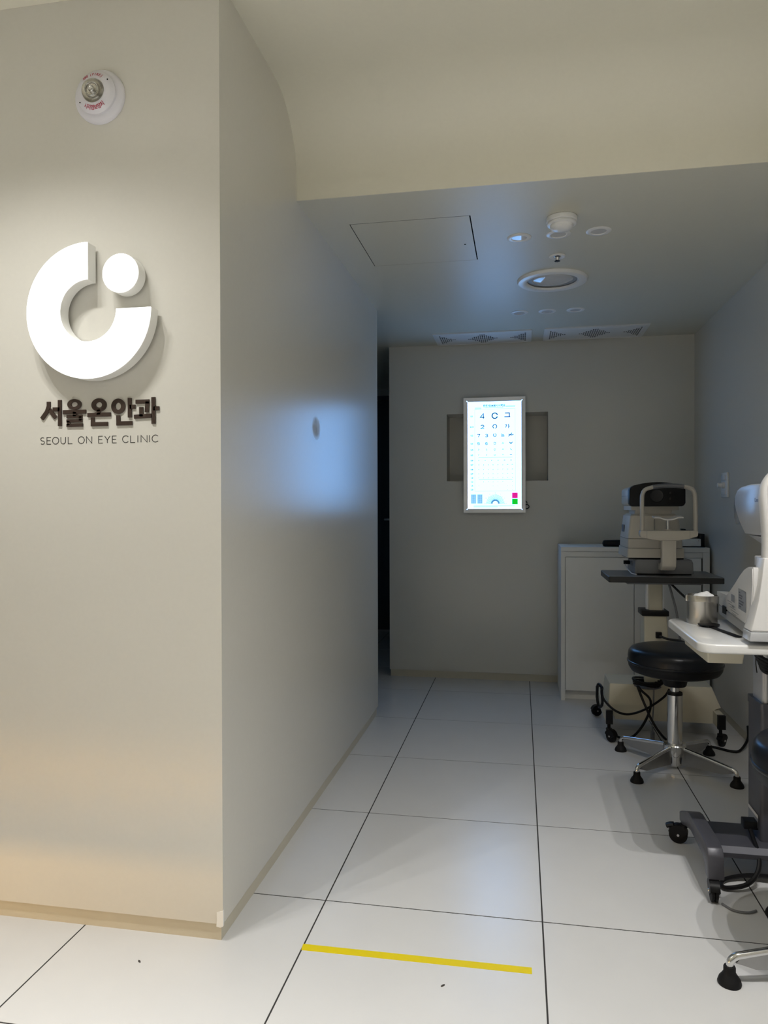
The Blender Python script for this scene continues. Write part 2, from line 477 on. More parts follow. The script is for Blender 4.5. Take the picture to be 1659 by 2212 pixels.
g1 = 'trio of downlights beside the smoke detector'
for x, y, lb in ((-0.002, 2.898, 'end one nearest the access panel'), (0.146, 2.888, 'middle one'), (0.295, 2.884, 'end one farthest from the access panel')):
    downlight((x, y, ZC), 0.047, 0.029, 'small unlit downlight in the smoke detector trio, '+lb, g1)
g2 = 'trio of downlights before the air grilles'
for x, lb in ((-0.002, 'end one above the eye chart side'), (0.145, 'middle one'), (0.292, 'end one towards the dimmer wall')):
    downlight((x, 4.015, ZC), 0.047, 0.028, 'small unlit downlight in the air grille trio, '+lb, g2)

big = thing('round_downlight', (0.147, 3.462, ZC), 'large unlit round downlight with deep white trim ring', 'ceiling light')
MB().lathe([(0.125, 0.0), (0.112, -0.004), (0.118, -0.012), (0.140, -0.016), (0.154, -0.012), (0.160, -0.004), (0.160, 0.0)], big.location, n=64, cap=False).build('trim_ring', 'trim', big)
MB().lathe([(0.0001, -0.0140), (0.030, -0.0128), (0.055, -0.0100), (0.075, -0.0060), (0.090, -0.0022), (0.092, 0.0)], big.location, n=64, cap=False).build('lens', 'lens', big)
MB().lathe([(0.093, -0.0008), (0.118, -0.0008)], big.location, n=56, cap=False).build('reflector', 'recess', big)

sm = thing('smoke_detector', (0.149, 2.722, ZC), 'domed white smoke detector on the corridor ceiling', 'smoke detector')
MB().lathe([(0.052, 0.0), (0.055, -0.004), (0.055, -0.016), (0.050, -0.019)], sm.location).build('base', 'trim', sm)
MB().lathe([(0.048, -0.019), (0.052, -0.022), (0.052, -0.027), (0.047, -0.030)], sm.location).build('collar', 'trim', sm)
MB().lathe([(0.042, -0.030), (0.040, -0.039), (0.032, -0.045), (0.018, -0.049), (0.0001, -0.050)], sm.location).build('dome', 'trim', sm)

sp = thing('sprinkler', (0.154, 3.141, ZC), 'small chrome sprinkler head in a white ceiling cup', 'sprinkler')
MB().lathe([(0.016, 0.0), (0.017, -0.003), (0.030, -0.005), (0.034, -0.002), (0.034, 0.0)], sp.location, cap=False, n=32).build('escutcheon', 'trim', sp)
MB().lathe([(0.015, -0.001), (0.009, -0.004), (0.008, -0.014), (0.005, -0.018)], sp.location, n=20).build('body', 'chrome', sp)
dd = MB()
for k in range(8):
    a = k*PI/4
    c, s = math.cos(a), math.sin(a)
    dd.box(sp.location.x+0.010*c-0.0022, sp.location.x+0.010*c+0.0022, 3.141+0.010*s-0.0022, 3.141+0.010*s+0.0022, ZC-0.0215, ZC-0.0200)
dd.lathe([(0.0001, -0.0215), (0.009, -0.0215), (0.009, -0.0195)], sp.location, n=16)
dd.build('deflector', 'black', sp)

def grille(x0, x1, y0, y1, label):
    t = thing('air_grille', ((x0+x1)/2, (y0+y1)/2, ZC), label, 'air grille', 'ceiling air grilles before the back wall')
    fw = 0.022
    z0 = ZC-0.010
    fr = MB()
    o = [(x0, y0), (x1, y0), (x1, y1), (x0, y1)]
    i_ = [(x0+fw, y0+fw), (x1-fw, y0+fw), (x1-fw, y1-fw), (x0+fw, y1-fw)]
    vs = [(x, y, ZC) for x, y in o]+[(x, y, ZC-0.006) for x, y in o]+[(x, y, z0) for x, y in i_]+[(x, y, ZC) for x, y in i_]
    fs = []
    for k in range(4):
        k2 = (k+1) % 4
        fs += [(k, k2, 4+k2, 4+k), (4+k, 4+k2, 8+k2, 8+k), (8+k, 8+k2, 12+k2, 12+k)]
    fr.add(vs, fs).build('frame', 'grill', t, smooth=0)
    # perforated plate: slots stand in a diamond between two half diamonds
    ax0, ax1, ay0, ay1 = x0+fw+0.008, x1-fw-0.008, y0+fw+0.02, y1-fw-0.02
    def bands(lo, hi, n, frac):               # n holes between n+1 bars
        p = (hi-lo)/(n*frac+(n+1)*(1-frac)); out = []; c = lo
        for k in range(2*n+1):
            w = p*((1-frac) if k % 2 == 0 else frac)
            out.append((c, c+w, k % 2 == 1)); c += w
        return out
    cols, rows = bands(ax0, ax1, 43, 0.62), bands(ay0, ay1, 9, 0.80)
    def hole(ca, ra):
        if not (ca[2] and ra[2]): return False
        u = ((ca[0]+ca[1])/2-ax0)/(ax1-ax0); v = abs(((ra[0]+ra[1])/2-ay0)/(ay1-ay0)-0.5)*2
        d = min(abs(u-0.5)/0.16, (u-0.005)/0.17, (0.995-u)/0.17)
        return v < 1.0-d+0.02
    pl = MB()
    zt, zb = ZC-0.0060, ZC-0.007
    for ca in cols:
        for ra in rows:
            X0, X1, Y0, Y1 = ca[0], ca[1], ra[0], ra[1]
            if hole(ca, ra):
                pl.add([(X0,Y0,zb),(X1,Y0,zb),(X1,Y1,zb),(X0,Y1,zb),(X0,Y0,zt),(X1,Y0,zt),(X1,Y1,zt),(X0,Y1,zt)],
                       [(0,1,5,4),(1,2,6,5),(2,3,7,6),(3,0,4,7)])
            else:
                pl.add([(X0,Y0,zb),(X1,Y0,zb),(X1,Y1,zb),(X0,Y1,zb)], [(0,1,2,3)])
    pl.add([(x0+fw,y0+fw,zb),(x1-fw,y0+fw,zb),(x1-fw,ay0,zb),(x0+fw,ay0,zb)], [(0,1,2,3)])
    pl.add([(x0+fw,ay1,zb),(x1-fw,ay1,zb),(x1-fw,y1-fw,zb),(x0+fw,y1-fw,zb)], [(0,1,2,3)])
    pl.add([(x0+fw,ay0,zb),(ax0,ay0,zb),(ax0,ay1,zb),(x0+fw,ay1,zb)], [(0,1,2,3)])
    pl.add([(ax1,ay0,zb),(x1-fw,ay0,zb),(x1-fw,ay1,zb),(ax1,ay1,zb)], [(0,1,2,3)])
    pl.build('slotted_plate', 'grill', t, smooth=0)
    MB().box(x0+fw, x1-fw, y0+fw, y1-fw, ZC-0.0059, ZC-0.0005).build('dark_backing', 'dark', t, smooth=0)
    return t
grille(-0.522, 0.070, 4.408, 4.716, 'slotted white air grille in the ceiling straight above the eye chart')
grille(0.142, 0.736, 4.396, 4.706, 'slotted white air grille in the ceiling above the white cabinet')

# ------------------------------------------------------------------ logo wall: strobe, logo, lettering
st = thing('fire_strobe', (-1.080, YF, 2.188), 'round white fire alarm strobe with clear lens above the logo', 'fire alarm')
c0 = (-1.080, YF, 2.188)
ay = (0, -1, 0)
MB().lathe([(0.070, 0.0), (0.070, 0.006), (0.066, 0.012), (0.055, 0.017)], c0, ay, 56).build('base', 'lilac', st)
MB().lathe([(0.054, 0.012), (0.0545, 0.024), (0.050, 0.030), (0.034, 0.036), (0.032, 0.036)], c0, ay, 56).build('housing', 'lilac', st)
MB().lathe([(0.0001, 0.0365), (0.031, 0.0365)], c0, ay, 40, cap=False).build('reflector', 'steel', st)
MB().lathe([(0.0305, 0.0362), (0.030, 0.040), (0.026, 0.046), (0.019, 0.050), (0.010, 0.052), (0.0001, 0.0525)], c0, ay, 40, cap=False).build('lens_dome', 'glass', st)
bl = MB()
bl.lathe([(0.008, 0.037), (0.008, 0.043), (0.005, 0.046), (0.0001, 0.046)], c0, ay, 20)
bl.tube([(-1.080+0.016*math.cos(a), YF-0.041, 2.188+0.016*math.sin(a)) for a in [R(k*24) for k in range(15)]], 0.0018, 6, closed=True)
bl.build('flash_tube', 'chrome', st)
for dx, dz in ((0.039, 0.026), (-0.039, -0.026)):
    MB().lathe([(0.0018, 0.0), (0.0018, 0.0008), (0.0001, 0.0008)], (c0[0]+dx, YF-0.0327, c0[2]+dz), ay, 10).build('screw_hole', 'dark', st)
def ring_text(s, r, a_mid, step, size, flip):
    tx = MB()
    n = len(s)
    for k, ch in enumerate(s):
        if ch == ' ': continue
        a = a_mid + (k-(n-1)/2)*step*(1 if flip else -1)
        ca, sa = math.cos(R(a)), math.sin(R(a))
        rot = R(a-90) if not flip else R(a+90)
        vs, fs = text2d(ch, size, bold=size*0.02)
        slope = 0.0365-(r-0.032)*0.0063/0.018
        out = []
        for x, y in vs:
            X = x*math.cos(rot)-y*math.sin(rot); Z = x*math.sin(rot)+y*math.cos(rot)
            px, pz = r*ca+X, r*sa+Z
            rr = math.hypot(px, pz)
            d = 0.036-max(0.0, (rr-0.034))*0.006/0.016 + 0.0006
            out.append((c0[0]+px, YF-d, c0[2]+pz))
        tx.add(out, fs)
    tx.build('lettering', 'red', st)['kind'] = 'stuff'
ring_text('화재 (FIRE)', 0.0425, 92, 8.6, 0.0105, False)
ring_text('시각경보장치', 0.0430, 272, 13.0, 0.0120, True)

LC = (-1.0925, 1.6210)
RO, RI = 0.1755, 0.0800
lg = thing('logo_sign', (LC[0], YF, LC[1]-RO), 'glowing white open ring and dot logo standing off the front wall', 'sign')
Y0, Y1 = YF-0.046, YF-0.008
ring = arc(0, 0, RO, RO, 90, 360, 72) + arc(0, 0, RI, RI, 360, 90, 48)
ring = [(LC[0]+a, LC[1]+b) for a, b in ring]
MB().prism(ring, XZ, Y0+0.003, Y1).build('ring_body', 'side', lg, smooth=30)
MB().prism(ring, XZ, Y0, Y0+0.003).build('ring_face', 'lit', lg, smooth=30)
MB().lathe([(0.0495, 0.0), (0.0495, 0.035)], (-1.0005, Y1, 1.7110), ay, 56).build('dot_body', 'side', lg)
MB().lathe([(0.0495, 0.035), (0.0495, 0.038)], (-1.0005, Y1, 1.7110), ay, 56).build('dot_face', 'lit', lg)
for sx_, sz_ in [(LC[0]+(RO+RI)/2*math.cos(R(a)), LC[1]+(RO+RI)/2*math.sin(R(a))) for a in (100, 160, 220, 280, 340)]+[(-1.0005, 1.711)]:
    MB().cyl((sx_, YF, sz_), (sx_, Y1, sz_), 0.004).build('standoff', 'alu', lg)

ks = thing('clinic_name_sign', (-1.090, YF, 1.330), 'dark brown raised Korean clinic name letters under the logo', 'sign')
def KO(a, b, d): return (-1.1+a/1000, d, 1.35+b/1000)
KW = 10.6
letters = [
 ([[(-135.6,46.1),(-135.7,34.1),(-141.4,19.3),(-156.4,0.8)], [(-133.0,25.2),(-125.9,15.3),(-115.2,3.1)], [(-102.8,49.8),(-102.8,-19.1)], [(-123.4,25.5),(-102.7,25.5)]], None),
 ([[(-93.5,17.1),(-26.4,17.1)], [(-59.0,17.1),(-59.0,5.5)], [(-83,5.3),(-37.1,5.3)], [(-42.6,5.3),(-42.6,-6.4)], [(-83,-6.3),(-37.1,-6.3)], [(-77.6,-6.3),(-77.6,-18.2)], [(-83,-18.2),(-35.7,-18.2)]], (-59.7, 37.0, 20.6, 14.0, 9.9, 6.2)),
 ([[(10.8,21.3),(10.8,8)], [(-21.9,8.1),(45.2,8.1)], [(-6.8,1.2),(-6.8,-16.6),(36.7,-16.6)]], (11.5, 33.6, 21.6, 17.4, 9.6, 7.4)),
 ([[(99.5,49.3),(99.5,-1.5)], [(99.5,26.2),(115.7,26.2)], [(66.7,4.8),(66.7,-16.4),(106.6,-16.4)]], (66.8, 28.5, 19.8, 20.0, 8.4, 9.5)),
 ([[(116.4,38.8),(154.6,38.8)], [(149.4,38.9),(147.4,10.8)], [(131.9,24.8),(131.8,0.4)], [(111.8,0.0),(162.6,1.8)], [(166.2,49.5),(166.2,-19.4)], [(166.2,20.1),(182.3,20.1)]], None)]
for strokes, ringp in letters:
    mb = MB()
    for s_ in strokes:
        ribbon(mb, s_, KW if not (strokes is letters[1][0] and s_[0][1] < 6) else 8.4, KO, YF-0.004, YF)
    if ringp:
        x, y, rx, ry, ix, iy = ringp
        oo = arc(x, y, rx, ry, 0, 360, 40)[:-1]; ii = arc(x, y, ix, iy, 0, 360, 40)[:-1]
        n = 40
        vs = []
        for d in (YF-0.004, YF):
            vs += [KO(a, b, d) for a, b in oo]+[KO(a, b, d) for a, b in ii]
        fs = []
        for k in range(n):
            k2 = (k+1) % n
            fs += [(k, k2, n+k2, n+k), (2*n+k, 3*n+k, 3*n+k2, 2*n+k2), (k, 2*n+k, 2*n+k2, k2), (n+k, n+k2, 3*n+k2, 3*n+k)]
        mb.add(vs, fs)
    mb.build('letter', 'sign', ks, smooth=30)

es = thing('english_name_sign', (-1.092, YF, 1.284), 'thin black English lettering below the brown Korean letters', 'sign')
def glyph(c):
    if c == 'S': return [(arc(.5,.745,.40,.245,35,268,12)+arc(.5,.25,.46,.245,92,-142,12), False)]
    if c == 'E': return [([(1,1),(0,1),(0,0),(1,0)], False), ([(0,.52),(.88,.52)], False)]
    if c == 'O': return [(arc(.5,.5,.5,.5,0,360,28)[:-1], True)]
    if c == 'U': return [([(0,1)]+arc(.5,.36,.5,.36,180,360,14)+[(1,1)], False)]
    if c == 'L': return [([(0,1),(0,0),(1,0)], False)]
    if c == 'N': return [([(0,0),(0,1),(1,0),(1,1)], False)]
    if c == 'Y': return [([(0,1),(.5,.45),(1,1)], False), ([(.5,.45),(.5,0)], False)]
    if c == 'C': return [(arc(.55,.5,.55,.5,42,318,22), False)]
    if c == 'I': return [([(.5,1),(.5,0)], False)]
ex = [('S',-162.5,-150),('E',-143.2,-131.4),('O',-126.7,-108.1),('U',-102,-88.1),('L',-80.4,-68.1),('O',-50.7,-33),('N',-26.9,-11.1),('E',8.3,20.1),('Y',26.1,41.1),('E',48,60),('C',77.1,94),('L',100,112.7),('I',119.7,121.7),('N',129.6,146.7),('I',152.5,154.5),('C',160.8,178.1)]
for c, a, b in ex:
    mb = MB()
    for pts, cl in glyph(c):
        ribbon(mb, [(a+u*(b-a), -66.6+v*18.2) for u, v in pts], 1.7, KO, YF-0.0006, YF, cl)
    mb.build('letter', 'ink', es, smooth=30)

# ------------------------------------------------------------------ floor tape and specks
ta = MB()
ta.add([(-0.5455,1.782,0.0),(-0.5425,1.756,0.0),(0.0265,1.7635,0.0),(0.026,1.7885,0.0),(-0.5455,1.782,0.0004),(-0.5425,1.756,0.0004),(0.0265,1.7635,0.0004),(0.026,1.7885,0.0004)],
       [(0,3,2,1),(4,5,6,7),(0,1,5,4),(1,2,6,5),(2,3,7,6),(3,0,4,7)])
tag(ta.build('floor_tape', 'yellow', smooth=0), 'strip of yellow marking tape stuck across a floor tile', 'tape')
for (x, y, a), lb in zip(((-0.178, 1.683, 0.9), (-0.920, 1.640, -0.6)), ('dark speck of debris on the tile before the yellow tape', 'dark speck of debris on the floor below the logo wall')):
    mb = MB()
    ca, sa = math.cos(a), math.sin(a)
    prof = [(-0.006,0.001),(-0.002,0.003),(0.003,0.0022),(0.0065,0.0002),(0.003,-0.0022),(-0.003,-0.0015)]
    mb.prism([(x+u*ca-v*sa, y+u*sa+v*ca) for u, v in prof], XY, 0.0, 0.0015)
    tag(mb.build('debris_speck', 'bronze'), lb, 'debris')

# ------------------------------------------------------------------ eye chart light box
CX0, CX1, CZ0, CZ1 = -0.3545, 0.0330, 1.0740, 1.8050
CY = 4.676
ec = thing('eye_chart', ((CX0+CX1)/2, YB, CZ0), 'backlit eye test chart in a silver frame over the wall niche', 'eye chart')
MB().box(CX0+0.004, CX1-0.004, CY+0.010, YB, CZ0+0.004, CZ1-0.004).build('housing', 'greyp', ec, smooth=0)
fr_w = 0.0255
def fbar(pts):
    mb = MB()
    (o0, o1, i1, i0) = pts
    zb, zt, zi = CY+0.016, CY-0.004, CY-0.001
    vs = [(o0[0], zb, o0[1]), (o1[0], zb, o1[1]), (o1[0], zt, o1[1]), (o0[0], zt, o0[1]), (i1[0], zi, i1[1]), (i0[0], zi, i0[1]), (i1[0], zb, i1[1]), (i0[0], zb, i0[1])]
    mb.add(vs, [(0,1,2,3), (3,2,4,5), (5,4,6,7), (7,6,1,0), (0,3,5,7), (1,6,4,2)])
    mb.build('frame_bar', 'alu', ec, smooth=0)
o = [(CX0, CZ0), (CX1, CZ0), (CX1, CZ1), (CX0, CZ1)]
i_ = [(CX0+fr_w, CZ0+fr_w), (CX1-fr_w, CZ0+fr_w), (CX1-fr_w, CZ1-fr_w), (CX0+fr_w, CZ1-fr_w)]
for k in range(4):
    k2 = (k+1) % 4
    fbar((o[k], o[k2], i_[k2], i_[k]))
for (x, z), (dx, dz) in zip(i_, ((-1,-1),(1,-1),(1,1),(-1,1))):
    MB().add([(x-0.0008, CY-0.0035, z+0.0008*dx*dz), (x+0.0008, CY-0.0035, z-0.0008*dx*dz), (x+0.006*dx+0.0008, CY-0.0045, z+0.006*dz-0.0008*dx*dz), (x+0.006*dx-0.0008, CY-0.0045, z+0.006*dz+0.0008*dx*dz)], [(0,1,2,3)]).build('mitre_light_gap', 'charte', ec, smooth=0)
px0, px1, pz0, pz1 = CX0+fr_w, CX1-fr_w, CZ0+fr_w, CZ1-fr_w
MB().box(px0, px1, CY+0.002, CY+0.008, pz0, pz1).build('panel', 'chartw', ec, smooth=0)
e_ = 0.006
ed = MB()
ed.box(px0, px0+e_, CY+0.0012, CY+0.002, pz0, pz1).box(px1-e_, px1, CY+0.0012, CY+0.002, pz0, pz1)
ed.box(px0+e_, px1-e_, CY+0.0012, CY+0.002, pz0, pz0+0.003)
ed.build('edge_light', 'charte', ec, smooth=0)
def CH(a, b, d): return (a/1000, d, b/1000)
DP = CY+0.0015
def landolt(mb, x, z, r, gap, w=None):
    w = w or r*0.34
    ribbon(mb, arc(x, z, r-w/2, r-w/2, gap+16, gap+344, 26), w, CH, DP, DP+0.0003)
big_, mid_, gry, pal = MB(), MB(), MB(), MB()
DIG = {'4': [[(.95,.28),(0,.28),(.72,1),(.72,0)]], '2': [[(.06,.72)]+arc(.5,.70,.44,.28,170,-30,10)+[(0,.03),(1,.03)]],
 '7': [[(0,.97),(.97,.97),(.40,0)]], '3': [arc(.48,.74,.42,.24,155,-90,10)+arc(.48,.26,.48,.26,90,-155,10)],
 '5': [[(.92,.97),(.12,.97),(.06,.52)]+arc(.46,.32,.5,.30,130,-150,12)], '6': [[(.85,.86)]+arc(.5,.62,.46,.36,60,180,6)+[(.04,.3)], arc(.5,.29,.46,.27,0,360,20)]}
def digit(mb, c, x, z, w, h, sw):
    for pts in DIG[c]: ribbon(mb, [(x-w/2+u*w, z-h/2+v*h) for u, v in pts], sw, CH, DP, DP+0.0003)
SYM = []
def B():
    SYM.append(MB()); return SYM[-1]
digit(B(), '4', -235.1, 1687.5, 27, 32, 6.0)
landolt(B(), -157.5, 1688.8, 20.5, 0, 7.0)
q = B()
ribbon(q, [(-94,1704),(-67,1704),(-67,1681)], 6.2, CH, DP, DP+0.0003); ribbon(q, [(-98,1680.5),(-61,1680.5)], 6.2, CH, DP, DP+0.0003)
digit(B(), '2', -235.2, 1619.5, 21, 23, 5.0)
landolt(B(), -157.6, 1621, 14.6, 270, 5.2)
q = B()
ribbon(q, [(-94,1629),(-82.5,1629),(-90,1612)], 4.4, CH, DP, DP+0.0003); ribbon(q, [(-71,1635),(-71,1608)], 4.4, CH, DP, DP+0.0003); ribbon(q, [(-71,1621),(-63,1621)], 4.4, CH, DP, DP+0.0003)
for s_, x in (('7', -259.5), ('3', -209.2)): digit(B(), s_, x, 1564, 17, 18, 4.0)
landolt(B(), -157.7, 1566.1, 11.2, 90, 4.2)
q = B()
ribbon(q, [(-114,1576),(-114,1568),(-100,1568)], 3.6, CH, DP, DP+0.0003)
for z in (1563, 1557.5): ribbon(q, [(-118,z),(-97,z)], 3.2, CH, DP, DP+0.0003)
# airplane
q = B()
ribbon(q, [(-73,1556.5),(-66,1563),(-58,1569),(-50,1578.5)], 4.6, CH, DP, DP+0.0003)
ribbon(q, [(-72,1570.5),(-63,1566.5),(-53,1565),(-41.5,1567.5)], 4.8, CH, DP, DP+0.0003)
ribbon(q, [(-43.5,1564),(-41,1571)], 3.0, CH, DP, DP+0.0003)
for s_, x in (('5', -259.6), ('6', -209.3)): digit(B(), s_, x, 1513.5, 14.5, 15, 3.4)
landolt(gry, -157.8, 1514.2, 8.4, 180, 3.0)
ribbon(gry, [(-112,1515),(-107,1521),(-102,1515)], 1.8, CH, DP, DP+0.0003); ribbon(gry, [(-114,1510),(-100,1510)], 2, CH, DP, DP+0.0003); ribbon(gry, [(-111,1514),(-103,1514)], 1.8, CH, DP, DP+0.0003)
# butterfly, bird, fish
B().add([CH(a-56.8, b+1515, DP) for a, b in [(0,-2),(-3,3),(-11,9),(-9,1),(-5,-2),(-7,-8),(-2,-5),(2,-5),(7,-8),(5,-2),(9,1),(11,9),(3,3)]], [(0,1,2,3,4),(0,4,5,6),(0,6,7),(0,7,8,9),(0,9,10,11,12)])
B().add([CH(a-56.9, b+1475, DP) for a, b in [(-6,8),(-4,1),(0,-3),(9,-8),(4,-1),(-1,1),(-4,7)]], [(0,1,6),(1,5,6),(1,2,5),(2,4,5),(2,3,4)])
B().add([CH(a-56.9, b+1441.5, DP) for a, b in [(-9,0),(-3,2.4),(4,2),(9,0),(4,-2),(-3,-2.2)]], [(0,1,2,3,4,5)])
for z, s_, sz in ((1475, '32', 13), (1440.4, '74', 10)):
    put_text(gry, s_[0], sz, CH, -259.6, z, DP, sx=1.2, bold=0.5); put_text(gry, s_[1], sz, CH, -209.3, z, DP, sx=1.2, bold=0.5)
landolt(gry, -157.8, 1475.1, 6.4, 0, 2.6); landolt(gry, -157.9, 1440.4, 5.4, 90, 2.2)
put_text(gry, '오', 12, CH, -107, 1475, DP, bold=0.4); put_text(gry, '수', 10, CH, -107, 1441, DP, bold=0.4)
ribbon(gry, [(-260,1424.7),(-48,1424.7)], 1.4, CH, DP, DP+0.0003)
ribbon(mid_, [(-259,1284.2),(-48,1284.2)], 1.7, CH, DP, DP+0.0003)
zs = [1406, 1378, 1349, 1321, 1295.3, 1270, 1245, 1220]
rng = random.Random(3)
for r, z in enumerate(zs):
    n = 6 if r == 0 else 8
    for k in range(n):
        x = -259+211*k/(n-1) if n == 8 else -259+203*k/5
        if r == 7 and k < 6: continue
        if r == 6 and k in (1, 2, 5): continue
        if r == 5 and k in (0, 6): continue
        sz = 7.6-0.75*r
        if k >= n-2 and r < 6:
            w, h = sz*0.75, sz*0.32
            (big_ if r < 2 else mid_).add([CH(x+a*w, z+1+b*h, DP) for a, b in [(-1,0.2),(-.3,1),(.5,.5),(1,.8),(.8,-.6),(0,-.4),(-.6,-1)]], [(0,1,5,6),(1,2,5),(2,3,4,5)])
        elif k % 4 == 3:
            landolt(gry, x, z, sz*0.5, rng.choice((0, 90, 180, 270)), sz*0.26)
        else:
            put_text(gry, rng.choice('2345679'), sz*1.25, CH, x, z, DP, sx=1.2, bold=0.35)
for s_, z in zip(('0.1','0.15','0.2','0.3','0.4','0.5','0.6','0.7','0.8','0.9','1.0','1.2','1.5','2.0'), (1687,1620,1564.6,1513,1474,1439.7,1406,1378,1348.6,1320.7,1295.3,1270,1245,1220)):
    put_text(mid_, s_, 12.5, CH, -302.6, z, DP, bold=0.6)
ribbon(pal, [(-283.4,1211),(-283,1731.8),(-30.5,1731.8),(-29.5,1211)], 1.2, CH, DP, DP+0.0003, closed=True)
put_text(mid_, '한천석3M용시시력표', 17, CH, -161.3, 1751.5, DP, bold=0.6, sx=0.95)
ribbon(pal, [(-218,1740.5),(-104,1740.5)], 3, CH, DP, DP+0.0003)
for x0_, x1_, z in ((-283,-243,1740),(-283,-243,1735),(-89,-30,1749),(-89,-30,1744.5)):
    ribbon(pal, [(x0_, z), (x1_, z)], 3, CH, DP, DP+0.0003)
# astigmatism dial
for k in range(25):
    a = R(180*k/24)
    r0, r1 = 17, 58 if k % 6 else 62
    ribbon(mid_, [(-155+r0*math.cos(a), 1132+r0*math.sin(a)), (-155+r1*math.cos(a), 1132+r1*math.sin(a))], 1.9, CH, DP, DP+0.0003)
ribbon(pal, arc(-155, 1132, 22, 22, 0, 180, 20), 11, CH, DP+0.0002, DP+0.0004)
for s_, a in (('9', 0), ('10', 30), ('11', 60), ('12', 90), ('1', 120), ('2', 150), ('3', 180)):
    put_text(mid_, s_, 8, CH, -155-68*math.cos(R(a)), 1133+67*math.sin(R(a)), DP)
for x0_, x1_ in ((-308, -276), (-268, -236)):
    ribbon(pal, [(x0_, 1161), (x1_, 1161)], 58, CH, DP+0.0002, DP+0.0004)
    for k in range(5):
        z = 1187-k*12.5
        ribbon(mid_ if k == 0 else gry, [(x0_+4, z), (x1_-4, z)], 1.0, CH, DP, DP+0.0002)
    for x in (x0_+5, (x0_+x1_)/2, x1_-5):
        ribbon(gry, [(x, 1134), (x, 1188)], 0.9, CH, DP, DP+0.0002)
for z in (1117, 1111):
    ribbon(pal, [(-292, z), (-35 if z > 1115 else -140, z)], 3.2, CH, DP, DP+0.0003)
for q in SYM: q.build('printed_symbol', 'cblue', ec, smooth=0)
for q, nm, mm in ((big_, 'printed_pictures', 'cblue'), (mid_, 'printed_numbers', 'cmid'), (gry, 'printed_small_symbols', 'cgrey'), (pal, 'printed_rules', 'cpale')):
    q.build(nm, mm, ec, smooth=0)['kind'] = 'stuff'
for nm, z, m1, m2 in (('pink_square', 1183.0, 'cpink', 'cpinkd'), ('green_square', 1144.5, 'cgreen', 'cgreend')):
    q = MB(); q.box(-0.0505, -0.0150, DP-0.0001, DP+0.0004, z/1000-0.0178, z/1000+0.0178)
    qo = q.build(nm, m1, ec, smooth=0)
    rr = MB()
    for r in (5, 11): ribbon(rr, arc(-32.7, z, r, r, 0, 360, 24)[:-1], 2.2, CH, DP-0.0004, DP-0.0002, closed=True)
    rr.build('printed_ring', m2, qo, smooth=0)
MB().tube([(CX1-0.006, CY+0.03, 1.150), (CX1+0.004, CY+0.025, 1.146), (CX1+0.010, CY+0.022, 1.134)], 0.0024, 8, smooth=4).build('pull_switch', 'black', ec)
MB().tube([(CX1+0.007+0.015*math.cos(R(a)), CY+0.02, 1.112+0.013*math.sin(R(a))) for a in range(-110, 130, 15)], 0.0028, 8).build('cable_loop', 'black', ec)

# ------------------------------------------------------------------ dimmer plate on the right wall
sw = thing('wall_switch', (XR, 4.027, 1.155), 'white wall plate with round dimmer knob on the right wall', 'switch')
MB().rbox(XR-0.010, XR, 3.972, 4.084, 1.157, 1.285, 0.003).build('plate', 'trim', sw)
for z in (1.172, 1.247):
    m_ = MB().rbox(XR-0.015, XR-0.009, 3.995, 4.062, z, z+0.022, 0.002).build('rocker', 'trim', sw)
MB().lathe([(0.017, 0.0), (0.017, 0.010), (0.013, 0.012), (0.0125, 0.030), (0.010, 0.032)], (XR-0.010, 4.028, 1.2205), (-1,0,0), 28).build('knob', 'trim', sw)

# ------------------------------------------------------------------ white cabinet
kx0, kx1, ky0, ky1, kz = 0.230, 1.032, 4.300, 4.700, 0.880
cb_ = thing('storage_cabinet', ((kx0+kx1)/2, (ky0+ky1)/2, 0), 'low white two-door storage cabinet against the back wall', 'cabinet')
MB().box(kx0, kx1, ky0, ky1, kz-0.024, kz).build('top_board', 'cab', cb_, smooth=0)
for a, b in ((kx0, kx0+0.022), (kx1-0.036, kx1)):
    MB().box(a, b, ky0, ky1, 0, kz-0.0245).build('side_panel', 'cab', cb_, smooth=0)
MB().box(kx0+0.022, kx1-0.036, ky0+0.024, ky1, 0.055, kz-0.0245).build('carcass', 'cab', cb_, smooth=0)
MB().box(kx0+0.022, kx1-0.036, ky0+0.012, ky0+0.024, kz-0.056, kz-0.026).build('finger_rail', 'cab', cb_, smooth=0)
MB().box(kx0+0.022, kx1-0.036, ky0+0.045, ky0+0.06, 0, 0.055).build('plinth', 'cab', cb_, smooth=0)
MB().box(kx0+0.0225, kx1-0.0365, ky0+0.016, ky0+0.0235, 0.058, kz-0.060).build('shadow_gap', 'dark', cb_, smooth=0)
for a, b in ((kx0+0.0245, 0.6305), (0.6335, kx1-0.043)):
    MB().rbox(a, b, ky0+0.001, ky0+0.016, 0.058, kz-0.058, 0.001, 1).build('door', 'cab', cb_, smooth=0)

gc = MB()
gc.loft([(0.470, 4.385, 4.405, 0.892, 0.904, 0.005), (0.474, 4.370, 4.420, 0.882, 0.914, 0.014), (0.482, 4.365, 4.425, 0.880, 0.917, 0.016), (0.600, 4.365, 4.425, 0.880, 0.919, 0.012), (0.612, 4.37, 4.42, 0.882, 0.917, 0.012)], lambda a, b, d: (d, a, b))
tag(gc.build('glasses_case', 'black'), 'rounded black case lying on the white cabinet top', 'case')
pr = thing('desktop_printer', (0.95, 4.42, kz), 'small grey and black desktop device at the wall end of the cabinet', 'device')
MB().rbox(0.860, 1.000, 4.36, 4.50, kz+0.006, kz+0.048, 0.004).build('body', 'cab', pr)
MB().box(0.862, 1.022, 4.362, 4.50, kz, kz+0.006).build('base', 'black', pr, smooth=0)
MB().rbox(0.995, 1.024, 4.38, 4.52, kz+0.003, kz+0.075, 0.003).build('side_cover', 'black', pr)
